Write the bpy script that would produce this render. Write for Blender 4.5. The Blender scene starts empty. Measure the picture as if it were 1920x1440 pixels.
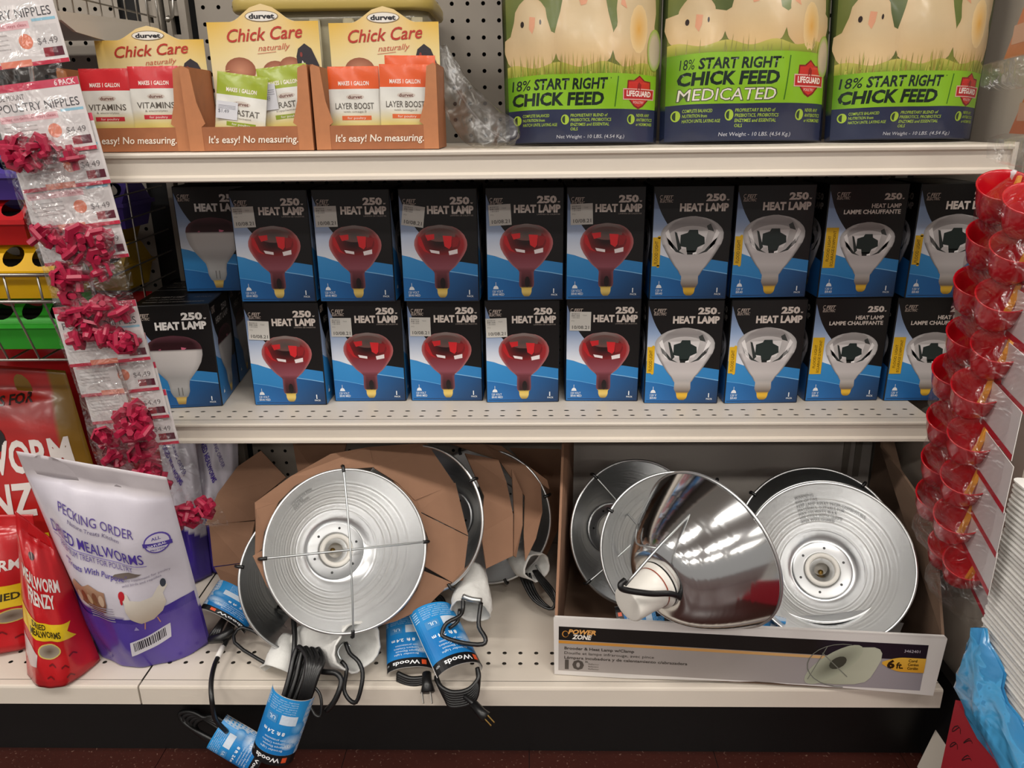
import bpy, bmesh, math, random
from mathutils import Vector as V, Matrix
from mathutils.geometry import tessellate_polygon
random.seed(7)
scn = bpy.context.scene
COL = scn.collection
# ------------------------------------------------------------------ camera
F = 1442.0
CAM = V((.5986, -.9552, .9902))
_p, _y, _r = .3286, .0224, -.0115
FWD = V((-math.sin(_y)*math.cos(_p), math.cos(_y)*math.cos(_p), -math.sin(_p)))
_rt = V((math.cos(_y), math.sin(_y), 0)); _up = _rt.cross(FWD)
RT = _rt*math.cos(_r) + _up*math.sin(_r)
UP = _up*math.cos(_r) - _rt*math.sin(_r)
cd = bpy.data.cameras.new('camera'); cam = bpy.data.objects.new('camera', cd); COL.objects.link(cam)
cd.sensor_fit = 'HORIZONTAL'; cd.sensor_width = 36; cd.lens = F/1920*36; cd.clip_start = .01
cam.matrix_world = Matrix(((RT.x, UP.x, -FWD.x, CAM.x), (RT.y, UP.y, -FWD.y, CAM.y), (RT.z, UP.z, -FWD.z, CAM.z), (0, 0, 0, 1)))
scn.camera = cam
# ------------------------------------------------------------------ world, light, exposure
scn.view_settings.view_transform = 'Standard'; scn.view_settings.look = 'None'
scn.view_settings.gamma = 1; scn.view_settings.use_curve_mapping = False
scn.view_settings.exposure = 0.0
scn.cycles.transparent_max_bounces = 40      # many layers of clear film hang one behind another
w = bpy.data.worlds.new('store_air'); scn.world = w; w.use_nodes = True
w.node_tree.nodes['Background'].inputs[0].default_value = (1, .95, .89, 1)
w.node_tree.nodes['Background'].inputs[1].default_value = .36
LIGHT_W = 30.0
LIGHTS = [(x, y) for y in (-1.15, -3.2, -5.2) for x in (-2.6, -.75, 1.1, 2.95)]
def ray(u, v): return FWD + RT*((u-960)/F) + UP*((720-v)/F)
def at(u, v, t): return CAM + ray(u, v)*t                 # t = distance along the view axis
def by(u, v, y): d = ray(u, v); return CAM + d*((y-CAM.y)/d.y)
def bz(u, v, z): d = ray(u, v); return CAM + d*((z-CAM.z)/d.z)
def bx(u, v, x): d = ray(u, v); return CAM + d*((x-CAM.x)/d.x)
def cdir(a, b, c): return (RT*a + UP*b - FWD*c).normalized()   # right, up, toward the viewer
# ------------------------------------------------------------------ materials
def hx(s):
    s = s.lstrip('#'); o = []
    for i in (0, 2, 4):
        c = int(s[i:i+2], 16)/255
        o.append(c/12.92 if c <= .04045 else ((c+.055)/1.055)**2.4)
    return tuple(o)
MATS = {}
def mat(name, col='#808080', rough=.5, metal=0, spec=.5, noise=0, nscale=40, bump=0, bscale=80, coat=0, attr=False, emit=0, sheen=0):
    if name in MATS: return MATS[name]
    m = bpy.data.materials.new(name); m.use_nodes = True; nt = m.node_tree; b = nt.nodes['Principled BSDF']
    c = hx(col) + (1,)
    b.inputs['Base Color'].default_value = c; b.inputs['Roughness'].default_value = rough
    b.inputs['Metallic'].default_value = metal; b.inputs['Specular IOR Level'].default_value = spec
    b.inputs['Coat Weight'].default_value = coat; b.inputs['Coat Roughness'].default_value = .12
    if emit: b.inputs['Emission Color'].default_value = c; b.inputs['Emission Strength'].default_value = emit
    tc = nt.nodes.new('ShaderNodeTexCoord')
    if attr:
        a = nt.nodes.new('ShaderNodeAttribute'); a.attribute_name = 'Col'
        nt.links.new(a.outputs['Color'], b.inputs['Base Color'])
    elif noise:
        n = nt.nodes.new('ShaderNodeTexNoise'); n.inputs['Scale'].default_value = nscale; n.inputs['Detail'].default_value = 5
        nt.links.new(tc.outputs['Object'], n.inputs['Vector'])
        mx = nt.nodes.new('ShaderNodeMix'); mx.data_type = 'RGBA'
        mx.inputs[6].default_value = tuple(max(0, k*(1-noise)) for k in c[:3]) + (1,)
        mx.inputs[7].default_value = tuple(min(1, k*(1+noise)) for k in c[:3]) + (1,)
        nt.links.new(n.outputs['Fac'], mx.inputs[0]); nt.links.new(mx.outputs[2], b.inputs['Base Color'])
    if bump:
        n = nt.nodes.new('ShaderNodeTexNoise'); n.inputs['Scale'].default_value = bscale; n.inputs['Detail'].default_value = 3
        nt.links.new(tc.outputs['Object'], n.inputs['Vector'])
        bm = nt.nodes.new('ShaderNodeBump'); bm.inputs['Strength'].default_value = bump; bm.inputs['Distance'].default_value = .004
        nt.links.new(n.outputs['Fac'], bm.inputs['Height']); nt.links.new(bm.outputs[0], b.inputs['Normal'])
    MATS[name] = m; return m
def film(name, col='#ffffff', clear=.8, rough=.12, bscale=35, bump=.6, gloss=False):
    if name in MATS: return MATS[name]
    m = bpy.data.materials.new(name); m.use_nodes = True; nt = m.node_tree; nt.nodes.clear()
    o = nt.nodes.new('ShaderNodeOutputMaterial'); mix = nt.nodes.new('ShaderNodeMixShader')
    tr = nt.nodes.new('ShaderNodeBsdfTransparent'); tr.inputs[0].default_value = hx(col)+(1,)
    g = nt.nodes.new('ShaderNodeBsdfPrincipled'); g.inputs['Base Color'].default_value = hx(col)+(1,)
    g.inputs['Roughness'].default_value = rough; g.inputs['Specular IOR Level'].default_value = 1.0
    g.inputs['Coat Weight'].default_value = 1; g.inputs['Coat Roughness'].default_value = .08
    tc = nt.nodes.new('ShaderNodeTexCoord'); n = nt.nodes.new('ShaderNodeTexNoise'); n.inputs['Scale'].default_value = bscale
    n.inputs['Detail'].default_value = 2; n.inputs['Distortion'].default_value = .8
    bm = nt.nodes.new('ShaderNodeBump'); bm.inputs['Strength'].default_value = bump; bm.inputs['Distance'].default_value = .012
    nt.links.new(tc.outputs['Object'], n.inputs['Vector']); nt.links.new(n.outputs['Fac'], bm.inputs['Height'])
    nt.links.new(bm.outputs[0], g.inputs['Normal'])
    if gloss:
        nt.nodes.remove(g); g = nt.nodes.new('ShaderNodeBsdfGlossy'); g.inputs['Color'].default_value = (1, 1, 1, 1); g.inputs['Roughness'].default_value = rough
        nt.links.new(bm.outputs[0], g.inputs['Normal'])
    lw = nt.nodes.new('ShaderNodeLayerWeight'); lw.inputs['Blend'].default_value = .35
    nt.links.new(bm.outputs[0], lw.inputs['Normal'])
    mr = nt.nodes.new('ShaderNodeMapRange'); mr.inputs['To Min'].default_value = 1-clear; mr.inputs['To Max'].default_value = min(1, 1-clear+(.16 if gloss else .4))
    nt.links.new(lw.outputs['Fresnel'], mr.inputs['Value'])
    nt.links.new(mr.outputs[0], mix.inputs[0]); nt.links.new(tr.outputs[0], mix.inputs[1]); nt.links.new(g.outputs[0], mix.inputs[2])
    nt.links.new(mix.outputs[0], o.inputs[0]); MATS[name] = m; return m
def alu_mat():
    m = mat('spun_aluminium', '#d6d7d8', .2, 1); nt = m.node_tree; b = nt.nodes['Principled BSDF']
    tc = nt.nodes.new('ShaderNodeTexCoord'); sp = nt.nodes.new('ShaderNodeSeparateXYZ')
    nt.links.new(tc.outputs['Object'], sp.inputs[0])
    ln = nt.nodes.new('ShaderNodeVectorMath'); ln.operation = 'LENGTH'
    cb = nt.nodes.new('ShaderNodeCombineXYZ'); nt.links.new(sp.outputs[0], cb.inputs[0]); nt.links.new(sp.outputs[1], cb.inputs[1])
    nt.links.new(cb.outputs[0], ln.inputs[0])
    n = nt.nodes.new('ShaderNodeTexNoise'); n.noise_dimensions = '1D'; n.inputs['Scale'].default_value = 420; n.inputs['Detail'].default_value = 4
    nt.links.new(ln.outputs['Value'], n.inputs['W'])
    bm = nt.nodes.new('ShaderNodeBump'); bm.inputs['Strength'].default_value = .02; bm.inputs['Distance'].default_value = .0004
    nt.links.new(n.outputs['Fac'], bm.inputs['Height']); nt.links.new(bm.outputs[0], b.inputs['Normal'])
    b.inputs['Anisotropic'].default_value = 0
    return m
M_BEIGE = mat('beige_powder_coat', '#d3c9bc', .42, noise=.03, nscale=9)
M_PEG = mat('pegboard_tan', '#8d857b', .6, noise=.05, nscale=12)
M_DARK = mat('black_void', '#0b0a0a', .8)
M_KICK = mat('black_kick_plate', '#0d0c0c', .45, noise=.3, nscale=14)
M_PRINT = mat('printed_card', attr=True, rough=.38)
M_PRINTM = mat('printed_matte', attr=True, rough=.6)
M_FILMP = mat('printed_film', attr=True, rough=.27, bump=.25, bscale=28, coat=.25)
M_BLACKCARD = mat('black_carton', '#0c0b0c', .4)
M_STICK = mat('sticker_paper', '#d8d6cf', .6)
M_ALU = alu_mat()
M_ALU.node_tree.nodes['Principled BSDF'].inputs['Roughness'].default_value = .13
M_ALUI = mat('brushed_aluminium_inside', '#d9dadb', .29, 1)
M_RIM = mat('bright_rim', '#dcdddd', .4, 1)
M_WIRE = mat('zinc_wire', '#c9cdcd', .42, 1)
M_STEEL = mat('basket_wire', '#a8a49e', .35, 1)
M_PLATE = mat('socket_plate_metal', '#b9babb', .3, 1)
M_CER = mat('white_porcelain', '#e4e0d8', .35)
M_BLK = mat('black_rubber', '#0c0c0d', .38, spec=.6)
M_BRASS = mat('brass', '#c8a45c', .3, 1)
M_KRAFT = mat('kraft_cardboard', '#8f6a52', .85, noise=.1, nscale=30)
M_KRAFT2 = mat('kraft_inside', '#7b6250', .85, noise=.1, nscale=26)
M_GREYC = mat('grey_card_back', '#bfb7af', .8, noise=.06, nscale=8)
M_WHITEC = mat('white_card', '#d9d4d0', .5)
M_FOAM = mat('white_foam_wrap', '#d9d8d4', .75, bump=.5, bscale=60)
M_FILM = film('clear_bag_film', '#ffffff', .955, .2, 40, .9, True)
M_FILM2 = film('clear_wrap_film', '#eceae6', .955, .3, 22, .35, True)
M_PINK = mat('pink_red_plastic', '#a01a3c', .35)
M_RED = mat('red_cup_plastic', '#c4101f', .22, coat=.4)
M_YEL = mat('yellow_trigger', '#d9932a', .45)
# ------------------------------------------------------------------ mesh helpers
WM = {}
def finish(o, label=None, cat=None, group=None, kind=None):
    if label: o['label'] = label
    if cat: o['category'] = cat
    if group: o['group'] = group
    if kind: o['kind'] = kind
    return o
def thing(name, label, cat, loc=(0, 0, 0), mtx=None, group=None):
    o = bpy.data.objects.new(name, None); COL.objects.link(o); o.empty_display_size = .02
    M = mtx if mtx is not None else Matrix.Translation(V(loc))
    o.matrix_world = M; WM[o.name] = M.copy()
    return finish(o, label, cat, group)
def link(name, me, parent=None):
    o = bpy.data.objects.new(name, me); COL.objects.link(o)
    if parent is not None: o.parent = parent
    return o
def mesh(name, vs, fs, m, parent=None, smooth=False, cols=None, world=False, base=None):
    """world=True: vertices are world positions and are brought into the parent's frame"""
    if world and parent is not None:
        top = parent
        while top.parent is not None: top = top.parent
        inv = WM[top.name].inverted() if top.name in WM else Matrix.Translation(-top.location)
        vs = [inv @ V(p) for p in vs]
    off = None
    if parent is None:                       # own origin for single-mesh things
        xs = [p[0] for p in vs]; ys = [p[1] for p in vs]; zs = [p[2] for p in vs]
        off = V(((min(xs)+max(xs))/2, (min(ys)+max(ys))/2, min(zs)))
        vs = [V(p)-off for p in vs]
    me = bpy.data.meshes.new(name); me.from_pydata([tuple(p) for p in vs], [], fs); me.update()
    for k in (m if isinstance(m, (list, tuple)) else [m]): me.materials.append(k)
    if smooth: me.polygons.foreach_set('use_smooth', [True]*len(me.polygons))
    if cols is not None:
        a = me.color_attributes.new('Col', 'FLOAT_COLOR', 'POINT')
        flat = []
        for c in cols: flat += [c[0], c[1], c[2], 1]
        a.data.foreach_set('color', flat)
    o = link(name, me, parent)
    if off is not None: o.location = off
    return o
def boxg(c, s, M=None):
    x, y, z = c; a, b, d = s[0]/2, s[1]/2, s[2]/2
    vs = [V((x+i*a, y+j*b, z+k*d)) for i in (-1, 1) for j in (-1, 1) for k in (-1, 1)]
    if M is not None: vs = [M @ p for p in vs]
    return vs, [(0, 1, 3, 2), (4, 6, 7, 5), (0, 4, 5, 1), (2, 3, 7, 6), (0, 2, 6, 4), (1, 5, 7, 3)]
class G:
    """collects geometry for one mesh"""
    def __init__(s): s.v = []; s.f = []
    def add(s, vf):
        n = len(s.v); s.v += [V(p) for p in vf[0]]; s.f += [tuple(i+n for i in f) for f in vf[1]]; return s
    def box(s, c, d, M=None): return s.add(boxg(c, d, M))
    def tube(s, pts, r, n=6, closed=False): return s.add(tubeg(pts, r, n, closed))
    def make(s, name, m, parent=None, smooth=False, world=False): return mesh(name, s.v, s.f, m, parent, smooth, world=world)
def smoothpts(pts, k=4):
    P = [V(p) for p in pts]
    if len(P) < 3: return P
    out = []
    for i in range(len(P)-1):
        p0 = P[max(i-1, 0)]; p1 = P[i]; p2 = P[i+1]; p3 = P[min(i+2, len(P)-1)]
        for j in range(k):
            t = j/k
            out.append(.5*((2*p1)+(p2-p0)*t+(2*p0-5*p1+4*p2-p3)*t*t+(3*p1-p0-3*p2+p3)*t**3))
    out.append(P[-1]); return out
def tubeg(pts, r, n=6, closed=False):
    P = [V(p) for p in pts]; N = len(P); vs = []; fs = []
    prev = None
    for i in range(N):
        if closed: d = P[(i+1) % N]-P[i-1]
        else: d = P[min(i+1, N-1)]-P[max(i-1, 0)]
        if d.length < 1e-9: d = V((0, 0, 1))
        d.normalize()
        if prev is None: a = d.orthogonal().normalized()
        else:
            a = prev-d*prev.dot(d)
            a = a.normalized() if a.length > 1e-6 else d.orthogonal().normalized()
        prev = a; b = d.cross(a)
        rr = r[i] if isinstance(r, (list, tuple)) else r
        for k in range(n):
            t = 2*math.pi*k/n; vs.append(P[i]+(a*math.cos(t)+b*math.sin(t))*rr)
    for i in range(N if closed else N-1):
        j = (i+1) % N
        for k in range(n):
            k2 = (k+1) % n; fs.append((i*n+k, i*n+k2, j*n+k2, j*n+k))
    if not closed: fs.append(tuple(range(n))[::-1]); fs.append(tuple((N-1)*n+k for k in range(n)))
    return vs, fs
def latheg(prof, n=48, M=None, closed=False):
    vs = []; fs = []
    for (r, z) in prof:
        for k in range(n):
            t = 2*math.pi*k/n; vs.append(V((r*math.cos(t), r*math.sin(t), z)))
    L = len(prof)
    for i in range(L if closed else L-1):
        j = (i+1) % L
        for k in range(n):
            k2 = (k+1) % n; fs.append((i*n+k, i*n+k2, j*n+k2, j*n+k))
    if M is not None: vs = [M @ p for p in vs]
    return vs, fs
def slabg(pts, th, n=None):
    P = [V(p) for p in pts]; N = len(P)
    if n is None:
        n = V((0, 0, 0))
        for i in range(N): n += (P[i]-P[0]).cross(P[(i+1) % N]-P[0])
        n.normalize()
    vs = P+[p-n*th for p in P]
    tr = tessellate_polygon([P])
    fs = [tuple(t) for t in tr]+[tuple(i+N for i in t[::-1]) for t in tr]
    fs += [(i, i+N, (i+1) % N+N, (i+1) % N) for i in range(N)]
    return vs, fs
def sweepx(prof, x0, x1):
    """profile in (y,z) swept along x, capped"""
    N = len(prof); vs = [V((x0, y, z)) for y, z in prof]+[V((x1, y, z)) for y, z in prof]
    fs = [(i, (i+1) % N, (i+1) % N+N, i+N) for i in range(N)]
    tr = tessellate_polygon([[V((y, z, 0)) for y, z in prof]])
    fs += [tuple(t) for t in tr]+[tuple(i+N for i in t[::-1]) for t in tr]
    return vs, fs
def holeplate(nx, ny, px, py, hw, hh, org, ex, ey, k=8, skip=None):
    """plate of nx*ny cells (px*py) each with a real k-gon hole; org corner, ex/ey unit vectors"""
    vs = []; fs = []; idx = {}
    def vert(key, p):
        if key not in idx: idx[key] = len(vs); vs.append(p)
        return idx[key]
    per = []
    for i in range(k):
        t = 2*math.pi*(i+.5)/k+math.pi/4*0
        c, s = math.cos(t), math.sin(t); m = max(abs(c), abs(s)); per.append((c/m, s/m))
    for a in range(nx):
        for b in range(ny):
            cx, cy = (a+.5)*px, (b+.5)*py
            if skip and skip(a, b):
                q = [vert(('c', a+i, b+j), org+ex*((a+i)*px)+ey*((b+j)*py)) for i, j in ((0, 0), (1, 0), (1, 1), (0, 1))]
                fs.append(tuple(q)); continue
            O = []; I = []
            for i in range(k):
                t = 2*math.pi*(i+.5)/k
                ox, oy = cx+per[i][0]*px/2, cy+per[i][1]*py/2
                O.append(vert(('o', round(ox*1e5), round(oy*1e5)), org+ex*ox+ey*oy))
                I.append(vert(('i', a, b, i), org+ex*(cx+math.cos(t)*hw)+ey*(cy+math.sin(t)*hh)))
            cor = [vert(('c', a+i, b+j), org+ex*((a+i)*px)+ey*((b+j)*py)) for i, j in ((1, 1), (0, 1), (0, 0), (1, 0))]
            for i in range(k):
                j = (i+1) % k
                fs.append((O[i], O[j], I[j], I[i]))
            q = k//4                         # corner triangles
            for c in range(4):
                i = (c*q+q//2-1) % k; j = (i+1) % k
                fs.append((O[i], cor[c], O[j]))
    return vs, fs
def copytree(o, parent=None):
    c = o.copy(); COL.objects.link(c); c.parent = parent
    for ch in list(o.children): copytree(ch, c)
    return c
# ------------------------------------------------------------------ flat print
FONT = {}
def glyphs(s, bold, shear, res):
    key = (s, bold, shear, res)
    if key in FONT: return FONT[key]
    cu = bpy.data.curves.new('t', 'FONT'); cu.body = s; cu.size = 1; cu.offset = bold; cu.shear = shear
    cu.resolution_u = res; cu.fill_mode = 'FRONT'
    ob = bpy.data.objects.new('t', cu)
    me = bpy.data.meshes.new_from_object(ob)
    vs = [(p.co.x, p.co.y) for p in me.vertices]; fs = [tuple(p.vertices) for p in me.polygons]
    bpy.data.objects.remove(ob); bpy.data.curves.remove(cu); bpy.data.meshes.remove(me)
    FONT[key] = (vs, fs); return FONT[key]
CAPH = None
def lerp(a, b, t): return a+(b-a)*t
def cmix(a, b, t):
    t = max(0, min(1, t)); return tuple(a[i]+(b[i]-a[i])*t for i in range(3))
def ramp(stops):
    st = [(p, hx(c) if isinstance(c, str) else c) for p, c in sorted(stops, key=lambda q: q[0])]
    def f(t):
        if t <= st[0][0]: return st[0][1]
        for (p, c), (p2, c2) in zip(st, st[1:]):
            if t <= p2: return cmix(c, c2, (t-p)/(p2-p+1e-9))
        return st[-1][1]
    return f
def curve(pts):
    def f(x):
        if x <= pts[0][0]: return pts[0][1]
        for (a, b), (c, d) in zip(pts, pts[1:]):
            if x <= c:
                t = (x-a)/(c-a+1e-9); return b+(d-b)*t
        return pts[-1][1]
    return f
class Art:
    def __init__(s): s.v = []; s.f = []; s.c = []
    def _c(s, col, x, y):
        if callable(col): return col(x, y)
        if isinstance(col, str): return hx(col)
        return col
    def region(s, y0, y1, L, R, col, nx=1, ny=1, lay=1):
        L_ = L if callable(L) else (lambda y: L); R_ = R if callable(R) else (lambda y: R)
        n = len(s.v)
        for j in range(ny+1):
            y = lerp(y0, y1, j/ny)
            for i in range(nx+1):
                x = lerp(L_(y), R_(y), i/nx); s.v.append((x, y, lay)); s.c.append(s._c(col, x, y))
        for j in range(ny):
            for i in range(nx):
                a = n+j*(nx+1)+i; s.f.append((a, a+1, a+nx+2, a+nx+1))
        return s
    def xregion(s, x0, x1, B, T, col, nx=1, ny=1, lay=1):
        B_ = B if callable(B) else (lambda x: B); T_ = T if callable(T) else (lambda x: T)
        n = len(s.v)
        for i in range(nx+1):
            x = lerp(x0, x1, i/nx)
            for j in range(ny+1):
                y = lerp(B_(x), T_(x), j/ny); s.v.append((x, y, lay)); s.c.append(s._c(col, x, y))
        for i in range(nx):
            for j in range(ny):
                a = n+i*(ny+1)+j; s.f.append((a, a+ny+1, a+ny+2, a+1))
        return s
    def rect(s, x0, y0, x1, y1, col, lay=1, nx=1, ny=1): return s.region(y0, y1, x0, x1, col, nx, ny, lay)
    def ell(s, cx, cy, rx, ry, col, lay=2, n=20, rings=2, rot=0, a0=0, a1=360):
        """col: colour or function of radius fraction (0 centre .. 1 edge)"""
        m = len(s.v); c0, s0 = math.cos(math.radians(rot)), math.sin(math.radians(rot))
        cf = col if callable(col) else (lambda r: hx(col) if isinstance(col, str) else col)
        s.v.append((cx, cy, lay)); s.c.append(cf(0))
        for k in range(1, rings+1):
            for i in range(n+1):
                t = math.radians(lerp(a0, a1, i/n)); x, y = rx*k/rings*math.cos(t), ry*k/rings*math.sin(t)
                s.v.append((cx+x*c0-y*s0, cy+x*s0+y*c0, lay)); s.c.append(cf(k/rings))
        for i in range(n): s.f.append((m, m+1+i, m+2+i))
        for k in range(1, rings):
            for i in range(n):
                a = m+1+(k-1)*(n+1)+i; b = a+n+1; s.f.append((a, b, b+1, a+1))
        return s
    def poly(s, pts, col, lay=2):
        n = len(s.v)
        for x, y in pts: s.v.append((x, y, lay)); s.c.append(s._c(col, x, y))
        for t in tessellate_polygon([[V((x, y, 0)) for x, y in pts]]): s.f.append(tuple(n+i for i in t))
        return s
    def line(s, x0, y0, x1, y1, w, col, lay=3, n=1):
        d = V((x1-x0, y1-y0)); p = V((-d.y, d.x)).normalized()*w/2; m = len(s.v)
        for i in range(n+1):
            t = i/n; x, y = lerp(x0, x1, t), lerp(y0, y1, t)
            s.v += [(x+p.x, y+p.y, lay), (x-p.x, y-p.y, lay)]; s.c += [s._c(col, x, y)]*2
        for i in range(n): s.f.append((m+2*i, m+2*i+1, m+2*i+3, m+2*i+2))
        return s
    def text(s, t, x, y, h, col, lay=4, w=None, align='L', bold=0.012, shear=0, rot=0, res=2, asp=1.0, bend=None):
        """cap height h in y units; asp = (x unit)/(y unit) length ratio correction; w = fitted width in x units"""
        global CAPH
        if CAPH is None:
            q = glyphs('H', 0, 0, 2)[0]; CAPH = max(p[1] for p in q)-min(p[1] for p in q)
        vs, fs = glyphs(t, bold, shear, res)
        if not vs: return s
        x0 = min(p[0] for p in vs); x1 = max(p[0] for p in vs)
        ky = h/CAPH; kx = ky/asp if w is None else w/(x1-x0)
        W = (x1-x0)*kx
        ox = {'L': 0, 'C': -W/2, 'R': -W}[align]
        cr, sr = math.cos(math.radians(rot)), math.sin(math.radians(rot)); n = len(s.v)
        for a, b in vs:
            px, py = (a-x0)*kx+ox, b*ky
            if bend: py += bend(px)
            # rotate in true proportions
            X, Y = px*asp, py
            X, Y = X*cr-Y*sr, X*sr+Y*cr
            qx, qy = x+X/asp, y+Y
            s.v.append((qx, qy, lay)); s.c.append(s._c(col, qx, qy))
        s.f += [tuple(i+n for i in f) for f in fs]
        return s
    def refine(s, L, kx=1.0):
        T = []
        for f in s.f:
            for i in range(1, len(f)-1): T.append((f[0], f[i], f[i+1]))
        for _ in range(7):
            mid = {}; out = []; ch = False
            def m(a, b):
                k = (a, b) if a < b else (b, a)
                if k not in mid:
                    A, B = s.v[a], s.v[b]
                    if math.hypot((A[0]-B[0])*kx, A[1]-B[1]) > L:
                        mid[k] = len(s.v); s.v.append(((A[0]+B[0])/2, (A[1]+B[1])/2, A[2])); s.c.append(tuple((s.c[a][q]+s.c[b][q])/2 for q in range(3)))
                    else: mid[k] = -1
                return mid[k]
            for a, b, c in T:
                x, y, z = m(a, b), m(b, c), m(c, a); n = (x >= 0)+(y >= 0)+(z >= 0)
                if n == 0: out.append((a, b, c)); continue
                ch = True
                if n == 3: out += [(a, x, z), (x, b, y), (z, y, c), (x, y, z)]
                elif n == 1:
                    if x >= 0: out += [(a, x, c), (x, b, c)]
                    elif y >= 0: out += [(a, b, y), (a, y, c)]
                    else: out += [(a, b, z), (z, b, c)]
                else:
                    if x < 0: out += [(z, y, c), (a, b, y), (a, y, z)]
                    elif y < 0: out += [(a, x, z), (x, b, c), (x, c, z)]
                    else: out += [(x, b, y), (a, x, y), (a, y, c)]
            T = out
            if not ch: break
        s.f = T; return s
    def build(s, name, mp, m, parent, world=False, step=.00022, smooth=False):
        vs = [mp(x, y, l*step) for x, y, l in s.v]
        return mesh(name, vs, s.f, m, parent, smooth, s.c, world)
def planemap(o, ex, ey, n):
    o, ex, ey, n = V(o), V(ex), V(ey), V(n)
    return lambda x, y, h: o+ex*x+ey*y+n*h
# ================================================================== the place: floor, ceiling, gondola
W = 1.219; ZB = .18; Z2 = .554; ZT = .957; YT = .079; Y2 = .145; YB = .42
def floor_mat():
    m = mat('dark_red_brown_tile', '#3a1a14', .32, noise=.25, nscale=7); nt = m.node_tree; b = nt.nodes['Principled BSDF']
    tc = nt.nodes.new('ShaderNodeTexCoord'); n = nt.nodes.new('ShaderNodeTexNoise'); n.inputs['Scale'].default_value = 240
    r = nt.nodes.new('ShaderNodeValToRGB'); r.color_ramp.elements[0].position = .66; r.color_ramp.elements[1].position = .74
    mx = nt.nodes.new('ShaderNodeMix'); mx.data_type = 'RGBA'; mx.inputs[7].default_value = hx('#6f5348')+(1,)
    nt.links.new(tc.outputs['Object'], n.inputs['Vector']); nt.links.new(n.outputs['Fac'], r.inputs[0]); nt.links.new(r.outputs[0], mx.inputs[0])
    src = b.inputs['Base Color'].links[0].from_socket; nt.links.new(src, mx.inputs[6]); nt.links.new(mx.outputs[2], b.inputs['Base Color'])
    return m
M_FLOOR = floor_mat(); M_JOINT = mat('floor_joint', '#241310', .8)
flo = mesh('floor', *boxg((.6, -2.6, -.012), (8, 8.0, .02)), M_JOINT); finish(flo, 'dark red brown tiled shop floor', kind='structure')
tile = None
for i in range(-3, 6):                      # 305 mm tiles; the strip in view and a few rows before it
    for j in range(-3, 1):
        c = (.14+i*.305, -.2+.305*j+.12, -.0015)
        if tile is None:
            vs, fs = boxg((0, 0, 0), (.3035, .3035, .003)); tile = mesh('floor_tile', vs, fs, M_FLOOR, flo); t = tile
            t.data.transform(Matrix.Translation(V((0, 0, -t.data.vertices[0].co.z*0))))
        else: t = tile.copy(); COL.objects.link(t)
        t.location = V(c)-flo.location
far = mesh('floor_far', *boxg((.6, -3.9, -.0015), (8, 5.4, .003)), M_FLOOR, flo, world=False)
far.location = -flo.location; far.name = 'floor_tiles_beyond'; far['kind'] = 'stuff'
# scratches on the floor as pale grooves of dust
ceil = mesh('ceiling', *boxg((.6, -2.6, 3.02), (8, 8, .04)), mat('ceiling_tile_white', '#cfccc6', .9))
finish(ceil, 'white suspended shop ceiling', kind='structure')
fix0 = None
for k, (x, y) in enumerate(LIGHTS):
    f = thing('ceiling_light', 'white fluorescent ceiling fixture with bright diffuser', 'light', (x, y, 2.93), group='ceiling fixtures')
    if fix0 is None:
        g = G(); g.box((0, 0, .045), (1.24, .34, .05)); g.box((-.61, 0, .01), (.02, .34, .05)); g.box((.61, 0, .01), (.02, .34, .05))
        g.box((0, -.16, .01), (1.2, .02, .05)); g.box((0, .16, .01), (1.2, .02, .05)); h = g.make('housing', M_WHITEC, f); fix0 = h
    else: h = fix0.copy(); COL.objects.link(h); h.parent = f
    ld = bpy.data.lights.new('tube_glow', 'AREA'); ld.shape = 'RECTANGLE'; ld.size = 1.18; ld.size_y = .28; ld.energy = LIGHT_W
    ld.color = (1, .955, .89); lo = bpy.data.objects.new('tube_glow', ld); COL.objects.link(lo); lo.parent = f; lo.location = (0, 0, .012)
# pegboard back with real holes
ph = by(847, 7, YB); HP = .0254
x0 = ph.x-HP/2-math.floor((ph.x-HP/2-.045)/HP)*HP
nx = int((1.2-x0)/HP); z0 = ph.z-HP/2-math.floor((ph.z-HP/2-.2)/HP)*HP
back = mesh('wall_back', *boxg(((-1.2+1.26)/2, YB+.02, .95), (2.9, .02, 1.9)), M_DARK)
finish(back, 'tan pegboard back panel of the shelving', kind='structure')
nz = int((1.24-z0)/HP)
g = G(); g.add(holeplate(nx, nz, HP, HP, .0034, .0034, V((x0, YB, z0)), V((1, 0, 0)), V((0, 0, 1))))
g.add(([(x0, YB, z0+nz*HP), (x0+nx*HP, YB, z0+nz*HP), (x0+nx*HP, YB, 1.9), (x0, YB, 1.9)], [(0, 1, 2, 3)]))
g.add(([(.04, YB, 0), (x0+nx*HP+.03, YB, 0), (x0+nx*HP+.03, YB, z0), (.04, YB, z0)], [(0, 1, 2, 3)]))
g.add(([(x0+nx*HP, YB, z0), (1.25, YB, z0), (1.25, YB, 1.9), (x0+nx*HP, YB, 1.9)], [(0, 1, 2, 3)]))
pb = g.make('pegboard', M_PEG, back, world=True)
xl = x0-HP*math.ceil((x0+.045)/HP)-HP*14
g = G(); g.add(holeplate(14, nz, HP, HP, .0034, .0034, V((xl, YB, z0)), V((1, 0, 0)), V((0, 0, 1))))
g.add(([(xl, YB, z0+nz*HP), (-.03, YB, z0+nz*HP), (-.03, YB, 1.9), (xl, YB, 1.9)], [(0, 1, 2, 3)]))
g.add(([(-1.3, YB, 0), (-.02, YB, 0), (-.02, YB, z0), (-1.3, YB, z0)], [(0, 1, 2, 3)]))
g.add(([(-1.3, YB, z0), (xl, YB, z0), (xl, YB, 1.9), (-1.3, YB, 1.9)], [(0, 1, 2, 3)]))
g.make('pegboard', M_PEG, back, world=True)
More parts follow.
